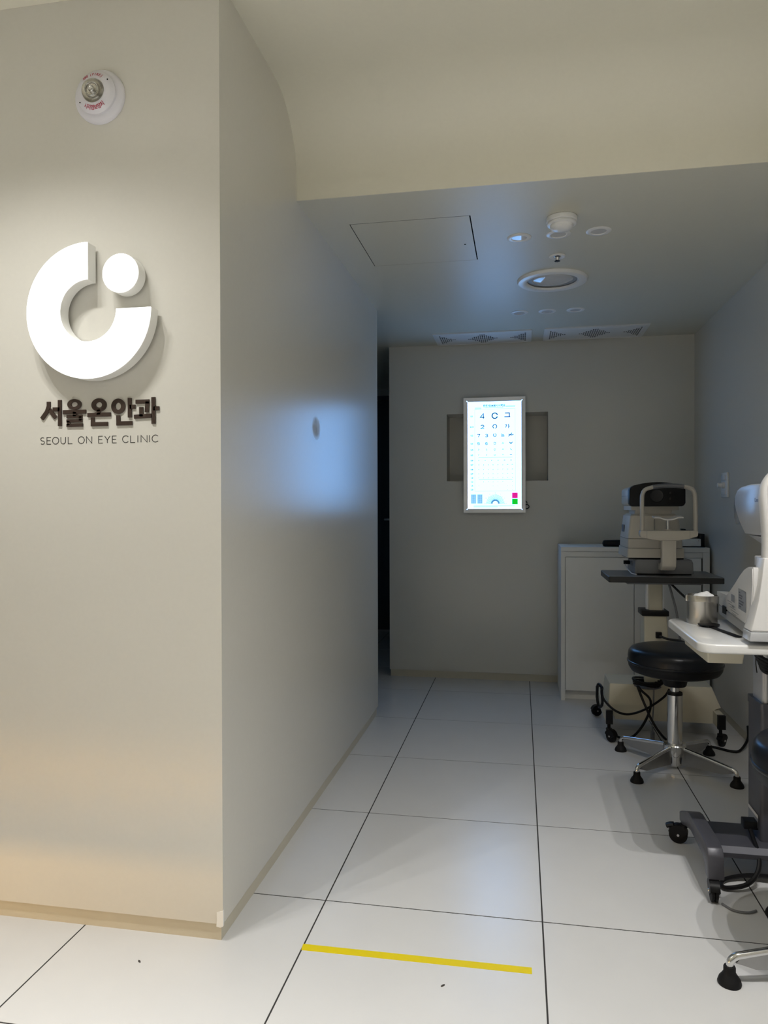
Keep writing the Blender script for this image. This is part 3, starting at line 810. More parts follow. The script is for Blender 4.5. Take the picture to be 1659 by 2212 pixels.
MB().rbox(0.930, 0.990, 4.40, 4.50, kz+0.050, kz+0.096, 0.004).build('upper_box', 'greyp', pr)
MB().rbox(0.906, 0.930, 4.41, 4.50, kz+0.048, kz+0.102, 0.003).build('black_strip', 'black', pr)
MB().lathe([(0.004, 0), (0.004, 0.003), (0.0001, 0.0035)], (0.984, 4.36, kz+0.038), (0,-1,0), 14).build('button', 'chrome', pr)

# ------------------------------------------------------------------ stools
def caster(parent, x, y, ztop, r, name='caster', yaw=0.0, brake=False, twin=True):
    c = MB()
    dx, dy = math.cos(yaw), math.sin(yaw)          # trail direction
    sx, sy = -dy, dx
    ax = Vector((x+dx*r*0.55, y+dy*r*0.55, r))
    c.cyl((x, y, ztop), (x, y, 2*r+0.004), 0.0075, n=14)
    c.cyl((x, y, 2*r+0.006), (x, y, 2*r-0.002), 0.014, n=18)
    # fork hood
    pr_ = arc(0, 0, r*1.08, r*1.12, 15, 165, 14)
    w = 0.011
    for s in (-1, 1):
        vs = []
        for off in (s*w*0.95, s*(w*0.95+0.003)):
            vs += [(ax.x+dx*a+sx*off, ax.y+dy*a+sy*off, ax.z+b) for a, b in pr_+[(-r*0.3, -r*0.25), (r*0.3, -r*0.25)]]
        n = len(pr_)+2
        fs = [tuple(range(n)), tuple(range(n, 2*n))[::-1]]+[(k, (k+1) % n, n+(k+1) % n, n+k) for k in range(n)]
        c.add(vs, fs)
    vs = []
    for s in (-1, 1): vs += [(ax.x+dx*a+sx*s*w, ax.y+dy*a+sy*s*w, ax.z+b+0.001) for a, b in pr_]
    n = len(pr_)
    c.add(vs, [(k, k+1, n+k+1, n+k) for k in range(n-1)])
    if brake:
        e = ax + Vector((dx, dy, 0))*r*1.25 + Vector((0, 0, r*0.75))
        q = ax + Vector((dx, dy, 0))*r*0.5 + Vector((0, 0, r*1.0))
        c.tube([q, (q+e)/2+Vector((0,0,0.002)), e], 0.008, 8, ry=0.014)
    co = c.build(name, 'black', parent)
    w_ = MB()
    for s in ((-1, 1) if twin else (0,)):
        cc_ = ax + Vector((sx, sy, 0))*(s*0.0052 - (0.0045 if twin else 0.009))
        t = 0.009 if twin else 0.018
        w_.lathe([(r*0.3, 0), (r*0.9, 0), (r, 0.0015), (r, t-0.0015), (r*0.9, t), (r*0.3, t)], cc_, (sx, sy, 0), 28)
    w_.build('wheel', 'rubber', co)
    hb = MB()
    for s in (-1, 1):
        hb.lathe([(0.005, 0), (0.004, 0.002), (0.0001, 0.0022)], ax+Vector((sx, sy, 0))*(s*(w*0.95+0.003)), (sx*s, sy*s, 0), 12)
    hb.build('axle', 'chrome', co)
    return co

def make_stool(label, group, dz=0.0):
    t = thing('swivel_stool', (0, 0, 0), label, 'stool', group)
    MB().lathe([(0.0001, .513+dz), (.10, .514+dz), (.155, .512+dz), (.176, .506+dz), (.187, .493+dz), (.1905, .475+dz), (.1905, .456+dz)], (0,0,0), n=64, cap=False).build('seat', 'vinyl', t)
    MB().lathe([(.1895, .457+dz), (.1935, .4545+dz), (.1940, .450+dz), (.1920, .446+dz), (.188, .444+dz)], (0,0,0), n=64, cap=False).build('piping', 'vinyl', t)
    MB().lathe([(.190, .446+dz), (.187, .428+dz), (.177, .412+dz), (.150, .402+dz), (.070, .396+dz), (.055, .390+dz), (.050, .372+dz), (.047, .356+dz), (.043, .350+dz), (.0001, .350+dz)], (0,0,0), n=64, cap=False).build('seat_pan', 'black', t)
    MB().cyl((0,0,.30), (0,0,.352+dz), .0175, n=28).build('piston', 'chrome', t)
    MB().lathe([(.0175, .312), (.031, .312), (.0315, .316), (.0300, .3235), (.0175, .3245)], (0,0,0), n=36).build('collar', 'black', t)
    MB().cyl((0,0,.100), (0,0,.313), .0310, n=40).build('column', 'chrome', t)
    MB().lathe([(.024, .010), (.030, .016), (.033, .050), (.046, .075), (.047, .100), (.044, .1045), (.031, .1055)], (0,0,0), n=40).build('hub', 'chrome', t)
    for k in range(4):
        a = R(45+90*k)
        c, s = math.cos(a), math.sin(a)
        P = lambda r, z, o=0.0: (r*c-o*s, r*s+o*c, z)
        lg_ = MB()
        lg_.tube([P(.03, .092), P(.12, .0815), P(.235, .0665), P(.255, .0625), P(.2665, .054), P(.2695, .040)], 0.0085, 12, smooth=4)
        w = 0.0055
        poly = [(.035, .090), (.245, .063), (.256, .050), (.235, .043), (.210, .034), (.035, .022)]
        vs = [P(r, z, -w) for r, z in poly]+[P(r, z, w) for r, z in poly]
        n = len(poly)
        lo = lg_.build('leg', 'chrome', t)
        MB().add(vs, [tuple(range(n)), tuple(range(n, 2*n))[::-1]]+[(q, (q+1) % n, n+(q+1) % n, n+q) for q in range(n)]).build('leg_web', 'darkchrome', lo, smooth=0)
        MB().lathe([(.0001, 0.0), (.0255, 0.0), (.0265, .004), (.0235, .013), (.017, .022), (.0135, .028), (.0135, .039), (.012, .042), (.0001, .042)], P(.2695, 0), n=28, cap=False).build('foot', 'rubber', lo)
    return t
st1 = make_stool('round black swivel stool on chrome legs before the grey-topped instrument table', 'black swivel stools')
st1.location = (0.6455, 3.271, 0); st1.rotation_euler = (0, 0, R(2.0))
st2 = make_stool('round black swivel stool drawn up to the white instrument table', 'black swivel stools', dz=0.042)
st2.location = (0.741, 1.872, 0); st2.rotation_euler = (0, 0, R(13-45))

# ------------------------------------------------------------------ grey-topped instrument table
T1 = (0.665, 3.75, 0)
t1 = thing('instrument_table', T1, 'cream instrument table with dark grey top and caster base', 'table')
tx0, tx1, ty0, ty1, tz = 0.410, 0.922, 3.570, 3.925, 0.783
def rrect(x0, x1, y0, y1, r, n=5):
    return arc(x1-r, y1-r, r, r, 0, 90, n)+arc(x0+r, y1-r, r, r, 90, 180, n)+arc(x0+r, y0+r, r, r, 180, 270, n)+arc(x1-r, y0+r, r, r, 270, 360, n)
MB().prism(rrect(tx0, tx1, ty0, ty1, 0.010), XY, tz-0.0285, tz-0.0015, 0.002, 1).build('edge_band', 'edge', t1)
MB().prism(rrect(tx0+0.003, tx1-0.003, ty0+0.003, ty1-0.003, 0.009), XY, tz-0.003, tz).build('tabletop', 'greyt', t1)
MB().box(0.50, 0.84, 3.62, 3.90, tz-0.040, tz-0.029).build('bracket', 'greyp', t1, smooth=0)
MB().loft([(0.60, 0.614, 0.678, 3.715, 3.785, 0.006), (tz-0.040, 0.614, 0.678, 3.715, 3.785, 0.006)], XY).build('inner_column', 'cream', t1)
MB().box(0.606, 0.614, 3.735, 3.765, 0.60, tz-0.040).box(0.678, 0.686, 3.735, 3.765, 0.60, tz-0.040).build('column_rail', 'alu', t1, smooth=0)
MB().rbox(0.577, 0.702, 3.685, 3.815, 0.583, 0.609, 0.004).build('collar', 'black', t1)
MB().loft([(0.245, 0.588, 0.712, 3.68, 3.835, 0.008), (0.583, 0.588, 0.694, 3.695, 3.805, 0.008)], XY).build('outer_column', 'cream', t1)
MB().loft([(0.085, 0.448, 0.905, 3.665, 3.93, 0.004), (0.150, 0.426, 0.905, 3.665, 3.93, 0.006), (0.160, 0.420, 0.930, 3.665, 3.93, 0.006), (0.248, 0.428, 0.898, 3.700, 3.91, 0.006)], XY).build('base_box', 'cream', t1)
for x0_, x1_ in ((0.398, 0.427), (0.893, 0.924)):
    MB().box(x0_, x1_, 3.585, 4.035, 0.090, 0.148).build('side_bar', 'cream', t1, smooth=0)
    MB().box(x0_-0.001, x1_+0.001, 3.565, 3.585, 0.086, 0.150).build('end_cap', 'black', t1, smooth=0)
    MB().box(x0_-0.001, x1_+0.001, 4.035, 4.050, 0.086, 0.150).build('end_cap', 'black', t1, smooth=0)
    xm = (x0_+x1_)/2
    caster(t1, xm, 3.590, 0.092, 0.0275, yaw=R(-52) if x0_ < 0.5 else R(50))
    caster(t1, xm, 4.018, 0.092, 0.0275, yaw=R(200))
MB().rbox(0.640, 0.668, 3.678, 3.698, 0.478, 0.508, 0.003).build('power_socket', 'black', t1)
MB().lathe([(0.055, 0.0), (0.062, 0.004), (0.050, 0.012)], (0.60, 3.665, 0.246), n=30).build('cord_tray', 'greyp', t1)
MB().tube([(0.700, 3.70, tz-0.035), (0.712, 3.69, 0.70), (0.735, 3.68, 0.60), (0.745, 3.66, 0.48), (0.742, 3.655, 0.36), (0.735, 3.66, 0.262)], 0.0055, 8, smooth=6).build('device_cord', 'greyp', t1)
MB().tube([(0.700, 3.66, tz-0.035), (0.745, 3.63, 0.70), (0.815, 3.60, 0.63), (0.862, 3.60, 0.55), (0.872, 3.63, 0.45), (0.83, 3.64, 0.420), (0.76, 3.645, 0.470), (0.69, 3.66, 0.480), (0.655, 3.672, 0.492)], 0.0055, 8, smooth=6).build('power_lead', 'black', t1)
cl_ = MB()
for k in range(4):
    rr = 0.060+0.006*k
    cl_.tube([(0.595+rr*math.cos(R(a))+0.004*k, 3.655+0.7*rr*math.sin(R(a)), 0.262+0.007*k+0.004*math.sin(R(a*2+40*k))) for a in range(0, 360, 20)], 0.0045, 8, closed=True)
cl_.build('cord_coil', 'black', t1)
MB().tube([(0.620, 3.62, 0.245), (0.618, 3.615, 0.17), (0.612, 3.61, 0.09), (0.612, 3.60, 0.045)], 0.0035, 8, smooth=5).build('pendant_lead', 'greyp', t1)
MB().rbox(0.603, 0.621, 3.592, 3.610, 0.004, 0.052, 0.006).build('pendant_plug', 'greyp', t1)
c3 = [(0.385, 3.66, 0.235), (0.392, 3.61, 0.19), (0.44, 3.57, 0.150), (0.50, 3.565, 0.138), (0.58, 3.575, 0.165), (0.66, 3.60, 0.215), (0.69, 3.62, 0.25)]
MB().tube(c3, 0.0055, 8, smooth=6).build('hanging_lead', 'black', t1)
MB().tube([(0.388, 3.66, 0.235), (0.374, 3.70, 0.24), (0.372, 3.72, 0.17), (0.380, 3.70, 0.13), (0.39, 3.66, 0.16), (0.386, 3.65, 0.22)], 0.007, 8, smooth=5, closed=True).build('hanging_loop', 'black', t1)
pcord = MB().tube([(0.425, 3.74, 0.006), (0.47, 3.63, 0.006), (0.53, 3.60, 0.03), (0.585, 3.59, 0.12), (0.600, 3.585, 0.20), (0.560, 3.59, 0.245), (0.545, 3.60, 0.26), (0.57, 3.58, 0.19), (0.61, 3.565, 0.10), (0.66, 3.55, 0.035), (0.72, 3.565, 0.006), (0.80, 3.58, 0.006), (0.875, 3.56, 0.006), (0.935, 3.515, 0.006), (0.975, 3.52, 0.012), (1.02, 3.57, 0.05), (1.037, 3.63, 0.09)], 0.0058, 8, smooth=6)
pcord.build('floor_cord', 'black', t1)

# ------------------------------------------------------------------ autorefractor on the grey top
ar = thing('autorefractor', (0.665, 3.78, tz), 'beige autorefractor with black face and chin rest on the grey tabletop', 'eye instrument')
MB().box(0.555, 0.800, 3.675, 3.895, tz, tz+0.010).build('skirt', 'black', ar, smooth=0)
MB().loft([(tz+0.008, 0.540, 0.808, 3.660, 3.905, 0.008), (tz+0.060, 0.542, 0.806, 3.662, 3.905, 0.008), (tz+0.074, 0.546, 0.800, 3.668, 3.90, 0.008)], XY).build('base', 'greyp', ar)
MB().box(0.520, 0.770, 3.70, 3.95, tz+0.074, tz+0.082).build('slide_gap', 'black', ar, smooth=0)
MB().loft([(0.865, 0.508, 0.772, 3.676, 4.01, 0.012), (0.908, 0.510, 0.770, 3.678, 4.00, 0.012), (0.911, 0.514, 0.766, 3.682, 3.985, 0.010)], XY).build('body_foot', 'beige', ar)
MB().loft([(0.912, 0.512, 0.764, 3.682, 3.982, 0.012), (0.955, 0.512, 0.762, 3.684, 3.972, 0.012)], XY).build('body_band', 'beige', ar)
MB().loft([(0.957, 0.512, 0.762, 3.684, 3.972, 0.014), (1.03, 0.520, 0.752, 3.690, 3.955, 0.016), (1.066, 0.524, 0.746, 3.694, 3.95, 0.018), (1.076, 0.535, 0.735, 3.705, 3.94, 0.020)], XY).build('body', 'beige', ar)
MB().box(0.634, 0.6348, 3.6815, 3.69, 0.96, 1.05).build('seam', 'greyp', ar, smooth=0)
MB().loft([(1.076, 0.548, 0.722, 3.715, 3.92, 0.012), (1.094, 0.548, 0.722, 3.715, 3.92, 0.012)], XY).build('neck', 'beige', ar)
MB().loft([(1.094, 0.528, 0.750, 3.70, 3.955, 0.010), (1.114, 0.528, 0.750, 3.70, 3.955, 0.010)], XY).build('head_plate', 'beige', ar)
def head_poly(x0, x1, z0, z1, bow, r):
    top = [(x0+(x1-x0)*k/12, z1-r*0.0-bow*(2*k/12-1)**2) for k in range(13)]
    return [(x0, z0+r), (x0+r*0.4, z0+r*0.3), (x0+r, z0)]+[(x1-r, z0), (x1-r*0.4, z0+r*0.3), (x1, z0+r)]+[(x1, top[-1][1]-r)]+[(x1-r*0.3, top[-1][1]-r*0.3)]+top[1:-1][::-1]+[(x0+r*0.3, top[0][1]-r*0.3), (x0, top[0][1]-r)]
MB().prism(head_poly(0.519, 0.764, 1.116, 1.222, 0.020, 0.014), XZ, 3.700, 3.965, 0.004).build('head', 'beige', ar)
MB().prism(head_poly(0.514, 0.770, 1.112, 1.228, 0.022, 0.016), XZ, 3.655, 3.708, 0.004).build('face_panel', 'black', ar)
MB().lathe([(0.0001, 0.001), (0.024, 0.001), (0.029, 0.003), (0.031, 0.0)], (0.640, 3.655, 1.162), (0,-1,0), 36).build('measuring_window', 'edge', ar)
for dz_ in (0, -0.026):
    MB().lathe([(0.0055, 0.0), (0.005, 0.003), (0.0001, 0.0035)], (0.700, 3.655, 1.176+dz_), (0,-1,0), 14).build('sensor', 'edge', ar)
MB().box(0.5115, 0.5175, 3.83, 3.90, 0.985, 1.02).build('side_label', 'labeld', ar, smooth=0)
MB().box(0.5178, 0.5190, 3.72, 3.94, 1.163, 1.1645).build('head_seam', 'greyp', ar, smooth=0)
yf = 3.562
fp = [(0.560, yf, 0.985), (0.559, yf, 1.06), (0.558, yf, 1.135), (0.561, yf, 1.170), (0.576, yf, 1.192), (0.62, yf, 1.204), (0.675, yf, 1.208), (0.73, yf, 1.205), (0.773, yf, 1.194), (0.788, yf, 1.172), (0.791, yf, 1.135), (0.793, yf, 1.06), (0.793, yf, 0.985)]
MB().tube(fp, 0.016, 14, ry=0.0095, smooth=4).build('head_rest_frame', 'beige', ar)
MB().tube([(0.605, yf-0.004, 1.2015), (0.64, yf-0.005, 1.206), (0.675, yf-0.005, 1.2075), (0.71, yf-0.005, 1.2065), (0.740, yf-0.004, 1.203)], 0.0105, 10, ry=0.017, smooth=4).build('forehead_pad', 'greyp', ar)
MB().prism([(0.546, 0.982), (0.550, 0.970), (0.600, 0.958), (0.640, 0.954), (0.712, 0.954), (0.765, 0.963), (0.800, 0.974), (0.803, 0.998), (0.790, 1.0), (0.563, 1.0), (0.548, 1.0)], XZ, yf-0.018, yf+0.030, 0.004).build('crossbar', 'beige', ar)
for x in (0.577, 0.765):
    MB().box(x, x+0.0008, yf-0.0188, yf+0.02, 0.966, 0.9995).build('crossbar_seam', 'greyp', ar, smooth=0)
MB().prism([(yf-0.012, 0.956), (yf-0.014, 0.86), (yf-0.008, 0.832), (yf+0.012, 0.816), (yf+0.04, 0.812), (3.665, 0.812), (3.665, 0.842), (yf+0.040, 0.845), (yf+0.030, 0.86), (yf+0.030, 0.956)], YZ, 0.645, 0.708, 0.005).build('chin_stem', 'beige', ar)
MB().cyl((0.673, yf+0.006, 1.0), (0.673, yf+0.006, 1.048), 0.0075, n=18).build('chin_post', 'chrome', ar)
MB().cyl((0.673, yf+0.006, 0.999), (0.673, yf+0.006, 1.006), 0.017, n=24).build('chin_post_ring', 'beige', ar)
cu_ = MB()
n = 14
vs = []
for k in range(n+1):
    u = -1+2*k/n
    x = 0.673+0.064*u
    z = 1.047+0.010*min(1, abs(u)/0.62)**2
    for y, dz_ in ((yf-0.018, 0.0), (yf+0.045, 0.005)):
        vs += [(x, y, z+dz_), (x, y, z+dz_+0.0065)]
fs = []
for k in range(n):
    a = 4*k
    fs += [(a, a+4, a+6, a+2), (a+1, a+3, a+7, a+5), (a, a+1, a+5, a+4), (a+2, a+6, a+7, a+3)]
fs += [(0, 2, 3, 1), (4*n, 4*n+1, 4*n+3, 4*n+2)]
cu_.add(vs, fs).build('chin_rest', 'white', ar)
MB().rbox(0.512, 0.541, 3.82, 3.845, 0.822, 0.840, 0.002).build('power_plug', 'black', ar)
MB().box(0.5385, 0.541, 3.74, 3.80, 0.822, 0.842).build('socket_plate', 'greyt', ar, smooth=0)
MB().tube([(0.518, 3.825, 0.824), (0.521, 3.80, 0.808), (0.530, 3.75, 0.793), (0.533, 3.70, 0.787), (0.545, 3.650, 0.787)], 0.0032, 8, smooth=5).build('plug_lead', 'white', ar)

# ------------------------------------------------------------------ white instrument table
t2 = thing('instrument_table', (0.757, 2.36, 0), 'white gloss instrument table on an anthracite telescopic column', 'table')
wx0, wx1, wy0, wy1, wz = 0.478, 1.034, 2.095, 2.565, 0.740
MB().prism(rrect(wx0, wx1, wy0, wy1, 0.045, 8), XY, wz-0.026, wz, 0.005, 3).build('tabletop', 'lam', t2)
db = MB().loft([(0.668, 0.524, 0.618, 2.205, 2.50, 0.006), (wz-0.0265, 0.518, 0.622, 2.195, 2.51, 0.006)], XY)
db.build('under_box', 'cream', t2)
cx0, cx1, cy0, cy1 = 0.711, 0.823, 2.362, 2.490
MB().loft([(0.098, cx0, cx1, cy0, cy1, 0.010), (0.515, cx0, cx1, cy0, cy1, 0.010)], XY).build('outer_column', 'anth', t2)
MB().loft([(0.495, cx0-0.002, cx1+0.002, cy0-0.002, cy1+0.002, 0.010), (0.517, cx0-0.002, cx1+0.002, cy0-0.002, cy1+0.002, 0.010)], XY).build('collar', 'anth', t2)
for k in range(6):
    x = cx0+0.022+k*0.0125
    MB().box(x, x+0.006, cy0-0.0025, cy0+0.001, 0.11, 0.49).build('column_rib', 'anth', t2, smooth=0)
MB().loft([(0.50, cx0+0.008, cx1-0.008, cy0+0.012, cy1-0.020, 0.006), (wz-0.0265, cx0+0.008, cx1-0.008, cy0+0.012, cy1-0.020, 0.006)], XY).build('inner_column', 'silver', t2)
for k in range(7):
    x = cx0+0.012+k*0.0125
    MB().box(x, x+0.007, cy0+0.007, cy0+0.0135, 0.516, wz-0.028).build('inner_column_rib', 'white', t2, smooth=0)
MB().prism([(2.302, 0.072), (2.290, 0.078), (2.288, 0.092), (2.318, 0.100), (2.490, 0.100), (2.495, 0.075)], YZ, 0.545, 0.968).build('base_plate', 'anth', t2)
MB().add([(0.566, 2.2885, 0.0926), (0.966, 2.2885, 0.0926), (0.966, 2.318, 0.1005), (0.566, 2.318, 0.1005)], [(0,1,2,3)]).build('base_lit_bevel', 'anth_lit', t2, smooth=0)  # bevel highlight painted as a lighter strip
foot = [(2.556, 0.070), (2.558, 0.100), (2.535, 0.110), (2.455, 0.142), (2.42, 0.150), (2.225, 0.152), (2.195, 0.146), (2.180, 0.128), (2.176, 0.062), (2.215, 0.062), (2.222, 0.085), (2.25, 0.100), (2.40, 0.104), (2.46, 0.090), (2.52, 0.070)]
for x0_, x1_ in ((0.519, 0.562), (0.958, 1.001)):
    MB().prism(foot, YZ, x0_, x1_, 0.004).build('foot_bar', 'anth', t2)
    xm = (x0_+x1_)/2
    caster(t2, xm-0.004, 2.200, 0.064, 0.0290, yaw=R(-95) if x0_ < 0.7 else R(-60), brake=False)
    caster(t2, xm-0.012, 2.540, 0.072, 0.0290, yaw=R(165) if x0_ < 0.7 else R(60), brake=True)
MB().rbox(0.672, 0.712, 2.385, 2.425, 0.125, 0.150, 0.003).build('power_plug', 'black', t2)
MB().add([(0.7095, 2.476, 0.168), (0.7095, 2.380, 0.168), (0.7095, 2.380, 0.132), (0.7095, 2.476, 0.132)], [(0,1,2,3)]).build('rating_label', 'labelg', t2, smooth=0)
MB().add([(0.7090, 2.476, 0.172), (0.7090, 2.380, 0.172), (0.7090, 2.380, 0.162), (0.7090, 2.476, 0.162)], [(0,1,2,3)]).build('label_strip', 'paper', t2, smooth=0)
lead = [(0.690, 2.395, 0.128), (0.690, 2.36, 0.11), (0.688, 2.30, 0.085), (0.675, 2.27, 0.05), (0.64, 2.25, 0.022), (0.585, 2.245, 0.010), (0.575, 2.27, 0.008), (0.60, 2.30, 0.010), (0.66, 2.315, 0.018), (0.74, 2.31, 0.022), (0.86, 2.31, 0.02)]
MB().tube(lead, 0.0065, 8, smooth=6).build('power_lead', 'black', t2)
tag(MB().tube([(0.552, 2.165, 0.004), (0.575, 2.135, 0.004), (0.61, 2.13, 0.004), (0.635, 2.145, 0.004)], 0.0032, 8, smooth=6).build('thin_wire', 'greyp'), 'short thin grey wire lying by the front caster of the white table', 'wire')
bun = MB()
for k in range(5):
    z = 0.690-0.009*k
    bun.tube([(0.655+0.006*k, 2.25, 0.708), (0.662+0.004*k, 2.235+0.004*k, z), (0.70, 2.225+0.005*k, z-0.018), (0.76, 2.23, z-0.010), (0.80, 2.26, z+0.01), (0.81, 2.30, 0.71)], 0.006, 8, smooth=5)
bun.build('cord_bundle', 'black', t2)
MB().rbox(0.634, 0.652, 2.24, 2.26, 0.690, wz-0.0265, 0.003).build('cord_clip', 'black', t2)
MB().tube([(0.664, 2.25, 0.70), (0.664, 2.25, 0.66), (0.667, 2.25, 0.635)], 0.0015, 6).build('cable_tie', 'black', t2)

# ------------------------------------------------------------------ tonometer on the white table
tn = thing('tonometer', (0.757, 2.35, wz), 'white tonometer with arched head rest on the white gloss table', 'eye instrument')
SL = 0.028/0.37
def xl(y): return 0.622+(y-2.19)*SL
XC = 0.757
def side_solid(mb, prof, in0=0.0, bevel=0.0):
    """profile in Y,Z; left and right flanks taper towards the rear"""
    n = len(prof)
    bm = bmesh.new()
    A = [bm.verts.new((xl(y)+in0, y, z)) for y, z in prof]
    B = [bm.verts.new((2*XC-xl(y)-in0, y, z)) for y, z in prof]
    bm.faces.new(A); bm.faces.new(B[::-1])
    for i in range(n):
        j = (i+1) % n
        bm.faces.new((A[j], A[i], B[i], B[j]))
    bmesh.ops.recalc_face_normals(bm, faces=bm.faces)
    if bevel:
        edg = [e for e in bm.edges if len(e.link_faces) == 2 and e.calc_face_angle(0) > 0.7]
        bmesh.ops.bevel(bm, geom=edg, offset=bevel, segments=2, affect='EDGES')
    mb.bm(bm)
    return mb
side_solid(MB(), [(2.165, 0.752), (2.595, 0.752), (2.602, 0.760), (2.602, 0.782), (2.153, 0.778), (2.150, 0.760)], bevel=0.002).build('base_skirt', 'silver', tn)
side_solid(MB(), [(2.150, 0.779), (2.602, 0.783), (2.602, 0.812), (2.50, 0.826), (2.44, 0.845), (2.36, 0.878), (2.275, 0.915), (2.225, 0.934), (2.18, 0.944), (2.12, 0.947), (2.115, 0.90)], bevel=0.003).build('body', 'white', tn)
MB().box(xl(2.60)-0.004, XC, 2.50, 2.608, 0.812, 0.828).build('rear_ledge', 'white', tn, smooth=0)
# head rest: flared front panel carrying an arch
left = [(0.604, 0.775), (0.612, 0.815), (0.622, 0.86), (0.630, 0.92), (0.636, 0.975), (0.640, 1.02)]
panel = left+[(2*XC-x, z) for x, z in left[::-1]]
inner_z = 1.0
MB().prism([(0.604, 0.752+0.026), (0.604, 0.782)]+left[1:5]+[(2*XC-x, z) for x, z in left[1:5][::-1]]+[(2*XC-0.604, 0.782), (2*XC-0.604, 0.778)], XZ, 2.085, 2.150, 0.004).build('front_panel', 'white', tn)
MB().prism([(0.600, 0.752), (0.602, 0.7775), (2*XC-0.602, 0.7775), (2*XC-0.600, 0.752)], XZ, 2.083, 2.152, 0.003).build('front_skirt', 'silver', tn)
ya = 2.110
ap_ = [(0.648, ya, 0.965), (0.649, ya, 1.02), (0.646, ya, 1.07), (0.643, ya, 1.110), (0.641, ya, 1.142), (0.647, ya, 1.172), (0.667, ya, 1.199), (0.70, ya, 1.214), (XC, ya, 1.219)]
ap_ = ap_+[(2*XC-x, y, z) for x, y, z in ap_[:-1][::-1]]
MB().tube(ap_, 0.022, 16, ry=0.011, smooth=4).build('head_rest_arch', 'white', tn)
MB().tube([(0.70, ya-0.008, 1.202), (XC, ya-0.010, 1.206), (0.814, ya-0.008, 1.202)], 0.011, 10, ry=0.02, smooth=4).build('forehead_pad', 'silver', tn)
MB().rbox(0.705, 0.809, 2.075, 2.15, 0.975, 0.987, 0.004).build('chin_rest', 'white', tn)
# measuring head
hp = [(2.212, 1.030), (2.345, 1.030), (2.395, 1.060), (2.432, 1.092), (2.452, 1.118), (2.448, 1.145), (2.425, 1.163), (2.385, 1.172), (2.30, 1.177), (2.205, 1.176), (2.195, 1.165), (2.195, 1.04)]
MB().prism(hp, YZ, 0.660, 0.854, 0.006).build('head', 'silver', tn)
MB().prism([(2.40, 1.168), (2.445, 1.161), (2.478, 1.140), (2.488, 1.108), (2.482, 1.075), (2.468, 1.056), (2.435, 1.056), (2.40, 1.09)], YZ, 0.668, 0.846, 0.003).build('display_housing', 'screen', tn)
MB().rbox(0.672, 0.842, 2.183, 2.20, 1.045, 1.165, 0.006).build('face_panel', 'black', tn)
MB().cyl((XC, 2.185, 1.105), (XC, 2.160, 1.105), 0.016, 0.011, 24).build('nozzle', 'edge', tn)
MB().loft([(0.992, 0.700, 0.814, 2.205, 2.262, 0.006), (1.027, 0.664, 0.850, 2.205, 2.325, 0.006)], XY).build('neck', 'silver', tn)
MB().loft([(0.945, 0.700, 0.814, 2.20, 2.258, 0.006), (0.992, 0.700, 0.814, 2.20, 2.258, 0.006)], XY).build('column', 'silver', tn)
MB().rbox(0.655, 0.690, 2.17, 2.235, 0.944, 0.972, 0.003).build('joystick_box', 'white', tn)
lt = MB()
put_text(lt, 'Canon', 0.016, lambda a, b, d: (d, 2.228-a, 1.130+b), 0, 0, 0.6597, bold=0.0002)
lt.build('lettering', 'canonblue', tn, smooth=0)
def flank(y0, y1, z0, z1, off=0.0006):
    return MB().add([(xl(y0)-off, y0, z0), (xl(y1)-off, y1, z0), (xl(y1)-off, y1, z1), (xl(y0)-off, y0, z1)], [(0,1,2,3)])
flank(2.33, 2.405, 0.800, 0.850).build('white_sticker', 'paper', tn, smooth=0)
flank(2.345, 2.395, 0.822, 0.844, 0.0012).build('barcode', 'labelg', tn, smooth=0)
flank(2.35, 2.385, 0.805, 0.812, 0.0012).build('sticker_text', 'labelg', tn, smooth=0)
flank(2.195, 2.295, 0.813, 0.872).build('rating_plate', 'labelg', tn, smooth=0)
pl_ = MB()
for k, (a, b) in enumerate(((0.86, 0.2), (0.852, 0.6), (0.845, 0.5), (0.836, 0.8), (0.828, 0.7), (0.82, 0.4))):
    y0_ = 2.285; y1_ = 2.285-0.08*b
    pl_.add([(xl(y0_)-0.0012, y0_, a), (xl(y1_)-0.0012, y1_, a), (xl(y1_)-0.0012, y1_, a+0.004), (xl(y0_)-0.0012, y0_, a+0.004)], [(0,1,2,3)])
pl_.build('rating_print', 'labeld', tn, smooth=0)
nt_ = MB()
for k in range(5):
    z = 0.816-0.0075*k
    y1_ = 2.455-0.018*k; y0_ = y1_-(0.07, 0.10, 0.085, 0.11, 0.06)[k]
    nt_.add([(xl(y0_)-0.0008, y0_, z), (xl(y1_)-0.0008, y1_, z), (xl(y1_)-0.0008, y1_, z+0.0022), (xl(y0_)-0.0008, y0_, z+0.0022)], [(0,1,2,3)])
nt_.build('notice_print', 'labelg', tn, smooth=0)
MB().box(xl(2.5)-0.003, xl(2.5)+0.003, 2.476, 2.520, 0.768, 0.792).build('power_switch', 'black', tn, smooth=0)
ff = MB()
for x, y in ((0.668, 2.225), (0.846, 2.225), (0.70, 2.52), (0.815, 2.52)):
    ff.lathe([(0.013, wz), (0.014, wz+0.003), (0.012, wz+0.0125)], (x, y, 0), n=20)
ff.build('rubber_foot', 'white', tn)

